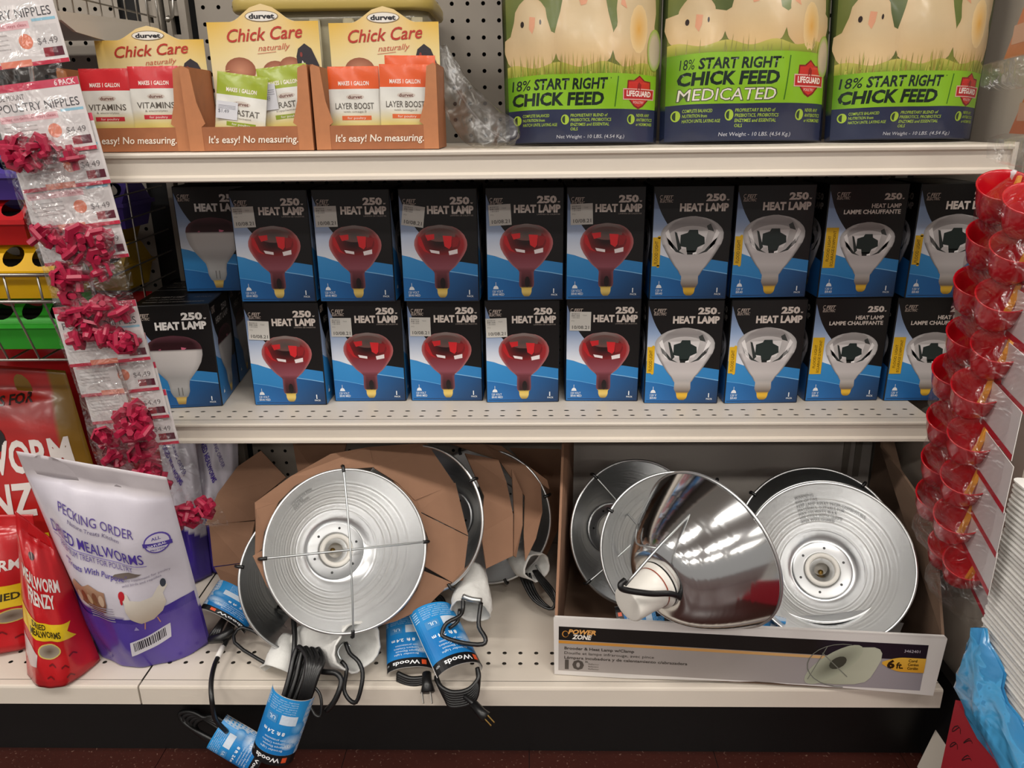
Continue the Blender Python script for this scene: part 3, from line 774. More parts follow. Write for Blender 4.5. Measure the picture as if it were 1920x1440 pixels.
    a.poly(P([(0, .42), (.33, .29), (.68, .28), (.7, 0), (.54, -.22), (.26, -.37), (0, -.44), (-.26, -.37), (-.54, -.22), (-.7, 0), (-.68, .28), (-.33, .29)]), '#c3302a', 9)
    a.poly(P([(-.02, .28), (.14, .2), (.1, .05), (-.12, .05), (-.1, .2)]), '#8d1c1d', 10)
    a.poly(P([(-1.02, .08), (1.02, .1), (1.0, -.22), (-1.0, -.24)]), '#d8a9a0', 10); a.poly(P([(-.96, .05), (.96, .07), (.94, -.19), (-.94, -.21)]), '#b4262a', 11)
    a.text('LIFEGUARD', cx-.082, cy-.13*s, .15*s, '#f1e4de', 12, w=.165, bold=.03); a.text('POULTRY', cx-.035, cy-.34*s, .07*s, '#e8cfc8', 12, w=.07, bold=0)
    # dark foot with small print
    a.region(.004, gb, x0, x1, lambda u, v: cmix(hx('#232a44'), hx('#2b3049'), u), 20, 6, 7)
    lg = '#9db83c'
    for (ux, w_, rows) in ((.115, .22, ['COMPLETE BALANCED', 'NUTRITION from', 'HATCH UNTIL LAYING AGE']), (.42, .26, ['PROPRIETARY BLEND of', 'PREBIOTICS, PROBIOTICS', 'ENZYMES and ESSENTIAL', 'OILS']), (.845, .11, ['NEVER ANY', 'ANTIBIOTICS', 'or HORMONES'])):
        for j, s_ in enumerate(rows):
            a.text(s_, ux, gb*(.78-.135*j), gb*.085, lg, 8, w=w_*len(s_)/max(len(q) for q in rows), bold=.01, shear=.1)
        a.ell(ux-.035, gb*.7, .026, gb*.15, lg, 8, 16, 1); a.ell(ux-.035, gb*.7, .019, gb*.11, '#2c3a2a', 9, 14, 1, a0=90, a1=270)
    a.text('Net Weight - 10 LBS. (4.54 Kg.)', .33, gb*.14, gb*.1, '#b9bac2', 8, w=.44, bold=0, shear=.1)
    if seed != 3: a.ell(.955, (.36 if not med else gt-.01), .05, .08, lambda r: hx('#bcae94') if r < .9 else hx('#8fae3a'), 10, 20, 3)
    else: pass
    a.refine(.022, .6).build('front_print', lambda x, y, h: S(max(0, min(1, x)), y, h+.0004), M_FILMP, t, world=True, step=.00014, smooth=True)
    return t
def fb(u0, u1, u2, u3, y, lean=.0):
    H = .338
    bl = by(u0, 266, y-.045); br = by(u1, 266, y-.045); bl.z = br.z = ZT+.0015; bl.y = br.y = y
    tlx = by(u2, 0, y-.045); trx = by(u3, 0, y-.045); k = H/(tlx.z-ZT)
    return bl, br, V((bl.x+(tlx.x-bl.x)*k, y+lean, ZT+H)), V((br.x+(trx.x-br.x)*k, y+lean, ZT+H))
feed_bag('chick feed bag beside the clear plastic sleeve, green label with red shield', *fb(948, 1240, 938, 1256, .205, .03), False, .262, .13, 1)
feed_bag('medicated chick feed bag with white lettered word on its green label', *fb(1246, 1562, 1258, 1590, .2, .03), True, .335, .145, 2)
feed_bag('chick feed bag beside the tan end panel, leaning against it', *fb(1568, 1852, 1592, 1915, .2, .03), False, .256, .125, 3)
# ------------------------------------------------------------------ display boxes of supplement sachets
def header_art(hw, hs, ht):
    """units: metres across (0..hw) and up from the header foot; hs shoulder height, ht arch top"""
    a = Art(); cx = hw*.5
    top = curve([(0, hs), (hw*.22, hs), (hw*.27, hs+.003), (hw*.33, hs+.45*(ht-hs)), (hw*.4, hs+.8*(ht-hs)), (hw*.5, ht), (hw*.6, hs+.8*(ht-hs)), (hw*.67, hs+.45*(ht-hs)), (hw*.73, hs+.003), (hw*.78, hs), (hw, hs)])
    g = ramp([(0, '#d8c8a0'), (.4*hs, '#e6ddc4'), (.75*hs, '#e6d090'), (hs, '#dfb23c'), (ht, '#e0b545')])
    a.xregion(0, hw, 0, top, lambda x, y: cmix(g(y), hx('#efe4c6'), .5*math.exp(-((x-cx)/(hw*.3))**2)), 40, 12, 1)
    a.text('Chick Care', hw*.17, hs*.845, hs*.095, '#b9382c', 4, w=hw*.68, bold=.012, shear=.28, bend=lambda px: .05*px, res=3)
    a.text('naturally', hw*.44, hs*.775, hs*.045, '#c4654f', 4, w=hw*.29, bold=0, shear=.3, bend=lambda px: .06*px)
    a.line(hw*.43, hs*.755, hw*.6, hs*.77, .0006, '#c4654f', 4)
    a.ell(cx, hs+.3*(ht-hs), hw*.15, hs*.043, '#8f7a5c', 3, 20, 1); a.ell(cx, hs+.3*(ht-hs), hw*.142, hs*.037, '#ece7df', 4, 20, 1)
    a.text('durvet', cx, hs+.3*(ht-hs)-hs*.018, hs*.036, '#2c2a30', 5, w=hw*.23, align='C', bold=.04)
    eg = lambda r: cmix(hx('#c98d70'), hx('#96583f'), r)
    a.ell(hw*.26, hs*.63, hw*.14, hs*.1, eg, 3, 20, 3); a.ell(hw*.58, hs*.61, hw*.12, hs*.09, eg, 3, 20, 3); a.ell(hw*.72, hs*.64, hw*.11, hs*.09, eg, 4, 20, 3)
    a.poly([(hw*.8, hs*.5), (hw*.78, hs*.73), (hw*.8, hs*.79), (hw*.86, hs*.83), (hw*.92, hs*.79), (hw*.98, hs*.66), (hw, hs*.5)], '#332d33', 5)
    a.poly([(hw*.815, hs*.5), (hw*.81, hs*.64), (hw*.83, hs*.7), (hw*.86, hs*.66), (hw*.87, hs*.5)], '#ded6d0', 6)
    a.ell(hw*.825, hs*.745, hw*.012, hs*.02, '#8a3a34', 6, 8, 1)
    a.line(hw*.08, hs*.63, hw*.13, hs*.58, .0008, '#d9c48a', 6); a.line(hw*.1, hs*.62, hw*.16, hs*.63, .0008, '#d9c48a', 6)
    return a, top
M_WOODP = mat('wood_print_card', '#a2643f', .55, noise=.18, nscale=60)
M_WOODP2 = mat('wood_print_post', '#b9794f', .55, noise=.15, nscale=70)
def display_box(label, x0, y0, yaw, w=.163, d=.1, hs=.165, ht=.187, hsc=1.0):
    Mx = Matrix.Translation(V((x0, y0, ZT+.001))) @ Matrix.Rotation(math.radians(yaw), 4, 'Z')
    t = thing('sachet_display_box', label, 'display box', mtx=Mx)
    g = G(); g.add(slabg([(0, 0, 0), (w, 0, 0), (w, 0, .03), (0, 0, .03)], .0015, V((0, -1, 0)))); g.make('front_panel', M_WOODP, t)
    for s in (0, 1):
        X = (lambda x: x) if s == 0 else (lambda x: w-x)
        P = [V((X(0), -.0004, .0)), V((X(.019), -.0004, 0)), V((X(.019), -.0004, .03)), V((X(.024), -.0004, .034)), V((X(.016), -.0004, .06)), V((X(.012), -.0004, .1)), V((X(.003), -.0004, .104)), V((X(0), -.0004, .1))]
        if s: P = P[::-1]
        G().add(slabg(P, .0016, V((0, -1, 0)))).make('corner_post', M_WOODP2, t)
        G().box((X(.0006), d/2, .052), (.0013, d-.003, .104)).make('side_panel', M_WOODP, t)
    G().box((w/2, d/2, .0015), (w-.003, d-.003, .002)).make('floor_panel', M_WOODP, t)
    a, top = header_art(w*.94, hs, ht)
    n = 24; P = [V((.005, d-.002, .002)), V((w-.005, d-.002, .002))]+[V((w*.03+w*.94*(1-k/n), d-.002, top(w*.94*(1-k/n)))) for k in range(n+1)]
    G().add(slabg(P, .0015, V((0, -1, 0)))).make('header_card', M_WHITEC, t)
    a.build('header_print', planemap((w*.03, d-.0021, 0), (1, 0, 0), (0, 0, 1), (0, -1, 0)), M_PRINT, t)
    f = Art(); f.text("It's easy! No measuring.", w*.16, .01, .0085, '#f1e7d8', 1, w=w*.72, bold=.012, shear=.15)
    f.build('front_print', planemap((0, -.0006, 0), (1, 0, 0), (0, 0, 1), (0, -1, 0)), M_PRINT, t)
    return Mx
def sachet_art(top, word, dotc, sw, sh, sub):
    a = Art(); g = ramp([(0, '#d6b32c'), (.25, '#ddc76a'), (.45, '#dcd9cf'), (.75, '#d8d6d0')])
    a.rect(0, 0, 1, .72, lambda x, y: g(y), 1, 2, 8); a.rect(0, .72, 1, 1, top, 1)
    a.text('MAKES 1 GALLON', .2, .765, .05, '#f2e6dc', 3, w=.6, bold=.02)
    a.ell(.52, .62, .18, .035, '#c9bdb2', 2, 16, 1); a.text('durvet', .52, .6, .04, '#6d4038', 3, w=.28, align='C', bold=.02)
    a.text(word, .5, .47, .075, '#5b544c', 3, w=.76, align='C', bold=.01); a.text(sub, .5, .425, .025, '#8f877c', 3, w=.45, align='C', bold=0)
    a.rect(.24, .33, .82, .385, dotc, 2); a.text('for poultry', .53, .343, .028, '#f0e4da', 3, w=.36, align='C', bold=0)
    a.ell(.2, .06, .2, .14, lambda r: cmix(hx('#7d3a34'), hx('#9a9a86'), r), 2, 16, 2, a0=0, a1=180)
    a.text('NET WT .176 OZ', .62, .1, .022, '#8f7a2a', 3, w=.32, bold=0)
    return a
SA = {}
def sachet(kind, label, group, Mx, x, y, z, rot=0, lean=-6, tag=False):
    top, word, dotc, sub = {'vit': ('#c4262e', 'VITAMINS', '#c4303a', '& electrolytes'), 'dur': ('#93a21c', 'DURASTAT', '#8a9a20', 'supplement'), 'lay': ('#dd5a28', 'LAYER BOOST', '#dc6a3a', 'with omega-3')}[kind]
    M2 = Mx @ Matrix.Translation(V((x, y, z))) @ Matrix.Rotation(math.radians(lean), 4, 'X') @ Matrix.Rotation(math.radians(rot), 4, 'Y')
    t = thing('supplement_sachet', label, 'sachet', mtx=M2, group=group); sw, sh = .066, .098
    if kind not in SA:
        bl, br, tl, tr = V((0, 0, 0)), V((sw, 0, 0)), V((0, 0, sh)), V((sw, 0, sh)); inv = M2.inverted()
        vs, fs = boxg((0, 0, 0), (1, 1, 1)); N = 10; vv = []; ff = []
        off = lambda u, v: .0028*math.sin(math.pi*u)**.6*math.sin(math.pi*v)**.6+.0004*math.sin(u*9+v*14)
        for sgn in (-1, 1):
            for j in range(N+1):
                for i in range(N+1): vv.append((i/N*sw, sgn*off(i/N, j/N)+sgn*.0002, j/N*sh))
        R = N+1
        for j in range(N):
            for i in range(N):
                a_ = j*R+i; ff.append((a_, a_+1, a_+R+1, a_+R)); b_ = R*R+a_; ff.append((b_, b_+R, b_+R+1, b_+1))
        o1 = mesh('foil_pouch', vv, ff, M_FILMP, t, True, [hx('#d3d0c8')]*len(vv))
        o2 = sachet_art(top, word, dotc, sw, sh, sub).refine(.06).build('label_print', lambda X, Y, h: V((X*sw, -off(X, Y)-.0005-h, Y*sh)), M_FILMP, t, step=.00015)
        SA[kind] = [o1, o2]
    else:
        for o in SA[kind]: c = o.copy(); COL.objects.link(c); c.parent = t
    if tag:
        a = Art(); a.rect(0, 0, 1, 1, '#cfcfd4', 1); a.text('$1.49', .1, .35, .2, '#6d6d76', 2, w=.5, bold=0)
        for j in range(3): a.rect(.1, .75-j*.08, .9, .78-j*.08, '#9a9aa4', 2)
        a.build('price_sticker', lambda X, Y, h: V((tag[0]+X*tag[2], -.0042-h, tag[1]+Y*tag[3])), M_PRINTM, t)
M1 = display_box('brown display box of red vitamin sachets, farthest left beside the nipple packs'.replace('farthest left ', ''), -.007, .1, 0, hs=.145, ht=.163)
M2_ = display_box('brown display box holding two green sachets', .157, .09, 0)
M3_ = display_box('brown display box of orange sachets beside the clear plastic sleeve', .3235, .092, 0, w=.16, hs=.162, ht=.182)
for k in range(4): sachet('vit', 'red topped vitamin sachet in the left stack of its box' if False else 'red topped vitamin sachet standing in the brown display box', 'red vitamin sachets', M1, .019-.001*k, .012+.007*k, .006, 0, -4)
for k in range(4): sachet('vit', 'red topped vitamin sachet standing in the brown display box', 'red vitamin sachets', M1, .085-.001*k, .01+.007*k, .008, 0, -4, (.005, .002, .03, .016) if k == 0 else False)
sachet('dur', 'green topped sachet leaning across the brown box, sticker near its fold', None, M2_, .027, .012, .002, 8, -6, (.002, .04, .028, .022))
sachet('dur', 'green topped sachet tucked behind the corner post of its box', None, M2_, .098, .022, .004, -6, -6, (.0, .045, .022, .032))
for k in range(3): sachet('lay', 'orange topped sachet standing in the brown display box', 'orange sachets', M3_, .018-.001*k, .012+.007*k, .004, 0, -3, (.012, .002, .026, .012) if k == 0 else False)
sachet('lay', 'orange topped sachet with a sticker, beside the corner post', None, M3_, .084, .008, .006, 1, -3, (.01, .002, .028, .013))
sachet('lay', 'orange topped sachet raised above the others in its box', None, M3_, .088, .03, .018, 1, -3)
# ------------------------------------------------------------------ pale yellow plastic tub behind the boxes
def rrect(w, d, r, n=5):
    pts = []
    for cx, cy, a0 in ((w/2-r, d/2-r, 0), (-w/2+r, d/2-r, 90), (-w/2+r, -d/2+r, 180), (w/2-r, -d/2+r, 270)):
        for k in range(n+1):
            t = math.radians(a0+90*k/n); pts.append((cx+r*math.cos(t), cy+r*math.sin(t)))
    return pts
def loft(rings, cap0=True, cap1=True):
    vs = []; fs = []; N = len(rings[0])
    for r in rings: vs += [V(p) for p in r]
    for i in range(len(rings)-1):
        for k in range(N): k2 = (k+1) % N; fs.append((i*N+k, i*N+k2, (i+1)*N+k2, (i+1)*N+k))
    if cap0: fs.append(tuple(range(N))[::-1])
    if cap1: fs.append(tuple((len(rings)-1)*N+k for k in range(N)))
    return vs, fs
xa, xb = by(462, 30, .3).x, by(822, 30, .3).x; cx = (xa+xb)/2; ww = xb-xa
tb = thing('plastic_tub', 'pale yellow plastic tub with a rounded lid behind the display boxes', 'tub', (cx, .31, ZT))
M_TUB = film('frosted_tub', '#d9cfae', .45, .3, 14, .2); M_LID = mat('pale_yellow_lid', '#b7a057', .35)
zr = by(640, 26, .26).z; zt_ = zr+.03
G().add(loft([[(x, y, z) for x, y in rrect(ww*s, .17*s, .03)] for s, z in ((.84, .002), (.86, .06), (.9, zr-ZT-.045), (.93, zr-ZT-.012), (.94, zr-ZT))])).make('tub_body', M_TUB, tb, True)
G().add(loft([[(x, y, z) for x, y in rrect(ww*s, .19*s, .035)] for s, z in ((.985, zr-ZT), (1.0, zr-ZT+.003), (1.0, zr-ZT+.014), (.97, zr-ZT+.022), (.9, zr-ZT+.026), (.86, zr-ZT+.03))])).make('lid', M_LID, tb, True)
for k in range(6):
    x = -ww*.42+ww*.84*k/5
    G().add(loft([[(x+a*.9, -.083+b, z) for a, b in ((-.009, 0), (.009, 0), (.006, -.004), (-.006, -.004))] for z in (.02, zr-ZT-.01)])).make('rib', M_TUB, tb)
# ------------------------------------------------------------------ empty clear sleeve leaning on the shelf
cs = thing('clear_plastic_sleeve', 'empty crumpled clear plastic sleeve leaning beside the feed bag', 'plastic bag', (.53, .14, ZT))
path = [by(822, 88, .2), by(832, 120, .195), by(848, 160, .185), by(872, 200, .165), by(905, 238, .14), by(938, 262, .125), by(950, 274, .11)]
path = smoothpts(path, 4); rings = []; rn = random.Random(5); NN = len(path)
for i, p in enumerate(path):
    t = i/(NN-1); wd = lerp(.012, .032, min(1, t*1.6))*(1-.5*max(0, t-.85)/.15); dr = (path[min(i+1, NN-1)]-path[max(i-1, 0)]).normalized(); sd = dr.cross(V((0, -1, .2))).normalized(); nn = sd.cross(dr)
    rings.append([p+sd*(wd*math.cos(a))+nn*(wd*(.3+.12*math.sin(3*a+i*.7))*math.sin(a))+nn*.004*math.sin(5*a+i*.9) for a in [k/14*2*math.pi for k in range(14)]])
zmin = min(p.z for r in rings for p in r)
G().add(loft([[V((p.x, p.y, max(p.z, ZT+.002))) for p in r] for r in rings])).make('film', M_FILM2, cs, True, True)
g = G().tube([p+V((.004, 0, 0)) for p in path[3:-3]], .0016, 5); g.make('seam', mat('grey_seam', '#6f6a68', .4), cs, True, True)
# ================================================================== brooder lamps
LR = .122; LD = .108
def refl_profile(k=1.0):
    r0, r1 = .0475, .1203
    dep = lambda r: LD*(1-((r-r0+.002)/(r1-r0+.003))**1.65)
    rs = [lerp(r0, r1, k/30) for k in range(31)]
    rings = (.066, .076, .085, .094, .104)
    rs = [r for r in rs if all(abs(r-q) > .0022 for q in rings)]
    for q in rings: rs += [q-.0018, q-.0006, q+.0006, q+.0018]
    out = []
    for r in sorted(rs):
        g = 0
        for q in rings:
            if abs(r-(q-.0006)) < 1e-6: g = .0006*k
            if abs(r-(q+.0006)) < 1e-6: g = -.0004*k
        out.append((r+g*.5, -dep(r)-g*.6))
    return out[::-1]
LM = {}
def lamp_meshes(t):
    prof = refl_profile(); outer = [(r+.0009, z-.0008) for r, z in refl_profile(.22)][::-1]
    a = G().add(latheg(prof+[(.012, -LD)]+[(.012, -LD-.001)]+outer, 112)).make('reflector', [M_ALUI, M_ALU], t, True)
    a.data.polygons.foreach_set('material_index', [0 if k < (len(prof)+1)*112 else 1 for k in range(len(a.data.polygons))])
    b = G().tube([(LR*math.cos(k/144*2*math.pi), LR*math.sin(k/144*2*math.pi), 0) for k in range(144)], .0024, 12, True).make('rolled_rim', M_RIM, t, True)
    c = G().add(latheg([(.0468, -LD+.0012), (.0458, -LD+.003), (.044, -LD+.0034), (.03, -LD+.0034), (.026, -LD+.0034), (.026, -LD+.001)], 48)).make('socket_plate', M_PLATE, t, True)
    g = G()
    for k in range(6):
        an = k*math.pi/3+.3; g.add(latheg([(.0022, -LD+.0036), (.0001, -LD+.0036)], 8, Matrix.Translation(V((.036*math.cos(an), .036*math.sin(an), 0)))))
    h = g.make('screw_holes', M_BLK, t); h['kind'] = 'stuff'
    d = G().add(latheg([(.0265, -LD+.001), (.0268, -LD+.011), (.0245, -LD+.013), (.0205, -LD+.0125), (.0195, -LD+.01), (.0188, -LD-.03), (.0001, -LD-.03)], 40)).make('porcelain_socket', M_CER, t, True)
    e = G().add(latheg([(.004, -LD-.029), (.004, -LD-.024), (.0001, -LD-.0235)], 12)).make('contact', M_BRASS, t, True)
    f = G().add(latheg([(.034, -LD-.0015), (.034, -LD-.006), (.0285, -LD-.008), (.0285, -LD-.024), (.0268, -LD-.03), (.0255, -LD-.054), (.0252, -LD-.0575), (.0247, -LD-.0588), (.0237, -LD-.0598), (.0222, -LD-.0602), (.012, -LD-.0603), (.0001, -LD-.0603)], 40)).make('socket_cap', M_CER, t, True)
    i = G().add(latheg([(.0292, -LD-.0085), (.0296, -LD-.0095), (.0292, -LD-.0105)], 40)).make('gasket', mat('red_gasket', '#8c3a22', .6), t, True)
    LM['base'] = [a, b, c, h, d, e, f, i]
    gs = []
    for k in range(2):
        an = k*math.pi/2; ux = V((math.cos(an), math.sin(an), 0)); rr = LR
        pts = [ux*s*rr*f_+V((0, 0, z)) for s, f_, z in ((-1, 1.0, .0035), (-1, .9, .007), (-1, .6, .014), (-1, .25, .019), (1, 0.0, .02+.002*k), (1, .25, .019), (1, .6, .014), (1, .9, .007), (1, 1.0, .0035))]
        gd = G().tube(smoothpts(pts, 3), .0016, 6).make('guard_wire', M_WIRE, t, True); gs.append(gd)
        for s in (-1, 1):
            pt = [ux*s*rr*f_+V((0, 0, z)) for f_, z in ((.965, .0045), (1.02, .0035), (1.045, .0005), (1.05, -.006))]
            gs.append(G().tube(smoothpts(pt, 3), .0028, 6).make('rim_hook', M_BLK, t, True))
    LM['guard'] = gs
def lamp(label, u, v, t, face, roll=0, guard=True, group=None):
    z = cdir(*face); x = (RT-z*RT.dot(z)).normalized(); y = z.cross(x)
    R = Matrix((x, y, z)).transposed().to_4x4()
    Mx = Matrix.Translation(at(u, v, t)) @ R @ Matrix.Rotation(math.radians(roll), 4, 'Z')
    th = thing('brooder_lamp', label, 'lamp', mtx=Mx, group=group)
    if not LM:
        lamp_meshes(th)
    else:
        for o in LM['base']+(LM['guard'] if guard is True else [q for q in LM['guard'] if q.name.startswith('rim_hook')] if guard == 'hooks' else []):
            c = o.copy(); COL.objects.link(c); c.parent = th
    return th
def A3(*uvt): return [at(*p) for p in uvt]
# pile on the deck -------------------------------------------------
LPM = lamp('aluminium brooder lamp facing out of its cardboard collar, crossed guard wires over it', 652, 1031, 1.17, (.38, .2, .9), 6)
LPN = lamp('aluminium brooder lamp half hidden under the collared lamp, its rim by the cardboard flap', 597, 1078, 1.235, (.5, .14, .86), 172, 'hooks')
LPO = lamp('aluminium brooder lamp behind the collared lamp, dark bowl turned to the shelf back', 782, 974, 1.275, (-.42, .1, .9), 32, 'hooks')
LPP = lamp('brooder lamp at the back of the pile behind folded cardboard', 906, 968, 1.385, (-.2, -.05, .97), 20, 'hooks')
# lamps in the printed carton --------------------------------------
LA = lamp('aluminium brooder lamp at the back corner of the printed carton, ringed bowl showing', 1196, 998, 1.31, (.3, .12, .94), 40)
LE = lamp('aluminium brooder lamp lying under the turned lamp in the carton', 1273, 1031, 1.215, (-.1, .15, .98), 60, 'hooks')
LB = lamp('aluminium brooder lamp turned to show its outside and white socket', 1330, 1031, 1.125, (.79, .33, -.515), 70, False)
LC = lamp('aluminium brooder lamp lying open on the stack in the carton, white socket inside', 1552, 1053, 1.172, (-.28, .34, .9), 0, False)
LD2 = lamp('aluminium brooder lamp nested directly beneath the open lamp', 1550, 1046, 1.2, (-.26, .36, .9), 30, False)
LD1 = lamp('aluminium brooder lamp lowest in the nest, dark rim by the carton back', 1532, 1018, 1.24, (-.2, .3, .93), 48, 'hooks')
# print stuck inside the open lamp
def bowl_print(t, ang, w, h, rows, rtop, col):
    a = Art(); 
    for j, s_ in enumerate(rows): a.text(s_, 0, -j*h*1.5, h, col, 1, align='R' if w < 0 else 'L', w=None, bold=0)
    def mp(x, y, l):
        r = rtop+y*.8; an = ang-x/r; dd = LD*(1-((r-.0455)/.0758)**1.65)
        return V((r*math.cos(an), r*math.sin(an), -dd))*1.0+V((-math.cos(an), -math.sin(an), .6)).normalized()*(.0012+l)
    a.refine(.004).build('warning_print', mp, M_PRINTM, t)
bowl_print(LC, math.radians(108), 1, .0042, ['WARNING', 'RISK OF FIRE', 'KEEP LAMP AWAY FROM COMBUSTIBLE', 'MATERIALS. SUITABLE FOR', 'MAX 250 WATT BULB', 'USE ONLY WITH CLAMP', 'AND WIRE GUARD'], .108, '#8f9294')
bowl_print(LPM, math.radians(135), 1, .004, ['CAUTION RISK', 'OF FIRE', 'MAX 250W'], .106, '#8c8f90')
# cords, clamps and sleeves ----------------------------------------
def cord(t, pts, r=.0032, name='cord', m=None, k=5, n=7):
    return G().tube(smoothpts(pts, k), r, n).make(name, m or M_BLK, t, True, True)
def wireloop(t, pts, r=.0023, m=None, name='clamp_wire'): return G().tube(smoothpts(pts, 3), r, 6).make(name, m or M_BLK, t, True, True)
def sleeve_art():
    a = Art()
    a.rect(0, 0, 1, .84, lambda x, y: cmix(hx('#1272b8'), hx('#2a93d6'), .5+.5*math.sin(y*5+x*2)), 1, 6, 8)
    a.region(.0, .84, 0, lambda y: .17+.03*math.sin(y*7), lambda x, y: cmix(hx('#c9cdd4'), hx('#8fb4d6'), x*4), 3, 10, 2)
    for cx, cy, rx, ry, c in ((.25, .62, .2, .12, '#b9cfe6'), (.32, .7, .12, .06, '#dfe6ee'), (.24, .42, .12, .1, '#7fb2dc')):
        a.ell(cx, cy, rx, ry, (lambda cc: (lambda r: cmix(hx(cc), hx('#2385c8'), r)))(c), 3, 16, 3)
    a.rect(0, .84, 1, 1, '#0d0d10', 4); a.rect(.26, .875, .34, .955, '#e0562a', 5); a.text('Woods', .37, .885, .065, '#eef0f2', 5, w=.4, bold=.02); a.text('NEW', .86, .89, .03, '#d8dde2', 5, w=.08, bold=0)
    for j, s_ in enumerate(['Brooder Light', 'Lampe Eleveuse', 'Lampara Criadora', 'con proteccion']): a.text(s_, .38, .755-j*.052, .03, '#dcebf6', 5, w=.36-.03*(j % 2), bold=.0)
    a.text('8 ft', .42, .49, .05, '#f2f6fa', 5, w=.12, bold=.03); a.text('2.4 m', .58, .49, .05, '#f2f6fa', 5, w=.2, bold=.03)
    a.rect(.3, .24, .55, .38, '#cfdcea', 5); a.rect(.6, .26, .8, .38, '#4a8cc4', 5); a.text('UL', .63, .29, .05, '#d6e6f4', 6, w=.12)
    for j in range(6): a.text(['indoor use only', 'for use with 250W', 'heat lamp bulbs', 'porcelain socket', 'bulb not included', 'made with care'][j], .36, .2-j*.033, .018, '#cfe2f2', 5, w=.44, bold=0)
    for j in range(5): a.rect(.85, .05+j*.035, .95, .062+j*.035, '#bfd8ee', 5)
    return a
def sleeve(t, top, bot, w, side, bulge, flip=False):
    """card sleeve; 'top' is the branded end"""
    top, bot = V(top), V(bot); ey = (top-bot); ex = V(side).normalized(); ex = (ex-ey.normalized()*ex.dot(ey.normalized())).normalized(); n = ex.cross(ey).normalized()
    if n.dot(CAM-top) < 0: n = -n; 
    def S(x, y, h=0):
        an = math.pi*(1-x); return bot+ey*y+ex*(math.cos(an)*w/2)+n*(bulge*math.sin(an)+h)
    nx, ny = 18, 6; vs = []; fs = []
    for h in (0, -.0007):
        for j in range(ny+1):
            for i in range(nx+1): vs.append(S(i/nx, j/ny, h))
    R = nx+1; N = R*(ny+1)
    for j in range(ny):
        for i in range(nx): a_ = j*R+i; fs += [(a_, a_+1, a_+R+1, a_+R), (N+a_, N+a_+R, N+a_+R+1, N+a_+1)]
    o = mesh('cord_sleeve', vs, fs, M_WHITEC, t, True, world=True)
    sleeve_art().refine(.08).build('sleeve_print', lambda x, y, h: S(x, y, h+.0006), M_PRINT, o, world=True, step=.00012)
    return o
def foam(t, pts, rad, name='foam_wrap', seed=1):
    P = smoothpts(pts, 4); n = len(P); f = curve([(i/(len(rad)-1), r) for i, r in enumerate(rad)])
    rr = [f(k/(n-1)) for k in range(n)]; N = 22; rn = random.Random(seed); ph = rn.uniform(0, 6)
    vs, fs = tubeg(P, rr, N); fs = fs[:-1]                     # open far end, like wrapped sheet foam
    for i in range(n):
        for k in range(N):
            a = 2*math.pi*k/N; d = (vs[i*N+k]-P[i]); sp = .1*math.sin(2*a+ph+i*.25)+.06*math.sin(5*a+i*.8+ph)+.03*rn.uniform(-1, 1)
            vs[i*N+k] = P[i]+d*(1+sp)
    inner = [P[i//N]+(p-P[i//N])*.93 for i, p in enumerate(vs)]; b = len(vs)
    g = G(); g.v = vs+inner; g.f = [f for f in fs]+[tuple(b+i for i in f[::-1]) for f in fs]
    for k in range(N): k2 = (k+1) % N; g.f.append(((n-1)*N+k, (n-1)*N+k2, b+(n-1)*N+k2, b+(n-1)*N+k))
    return g.make(name, M_FOAM, t, True, True)
# lamp M: bundle hanging over the deck edge in a sleeve
for k in range(7):
    o = k*6.4; q = (.012 if k % 2 else 0)
    cord(LPM, A3((496+o*.9, 1425, 1.15), (520+o*.8, 1345, 1.125+q), (541+o, 1275, 1.135+q), (550+o*1.1, 1236-k*2+q*900, 1.15+q), (560+o*1.0, 1213+(k*7) % 12, 1.155+q), (575+o*.8, 1232+k, 1.135), (574+o*.55, 1266, 1.12), (560+o*.4, 1320, 1.12), (540, 1385, 1.14)), .0039)
cord(LPM, A3((552, 1120, 1.3), (550, 1150, 1.22), (553, 1200, 1.18), (548, 1250, 1.16)), .0042)
sleeve(LPM, at(512, 1412, 1.13), at(552, 1292, 1.1), .062, cdir(-1, .35, .15), .022)
foam(LPM, A3((560, 1205, 1.22), (610, 1206, 1.2), (645, 1208, 1.185), (672, 1212, 1.165)), [.022, .034, .037, .041])
foam(LPN, A3((545, 1205, 1.23), (533, 1235, 1.205), (520, 1262, 1.19)), [.02, .028, .03], seed=2)
wireloop(LPM, A3((648, 1205, 1.16), (656, 1225, 1.15), (672, 1240, 1.14), (680, 1262, 1.135), (677, 1290, 1.13), (668, 1316, 1.13), (655, 1312, 1.135), (645, 1292, 1.14), (650, 1255, 1.145), (640, 1240, 1.15)), .0034)
wireloop(LPM, A3((595, 1258, 1.14), (612, 1260, 1.135), (630, 1262, 1.13), (640, 1275, 1.125), (636, 1295, 1.12), (625, 1318, 1.12), (612, 1332, 1.125)), .0042)
wireloop(LPM, A3((580, 1280, 1.12), (598, 1298, 1.118), (603, 1320, 1.115), (601, 1342, 1.115), (590, 1340, 1.115), (578, 1318, 1.12)), .0022)
wireloop(LPM, A3((640, 1238, 1.16), (633, 1222, 1.165), (645, 1205, 1.17), (656, 1212, 1.165)), .002, M_WIRE)
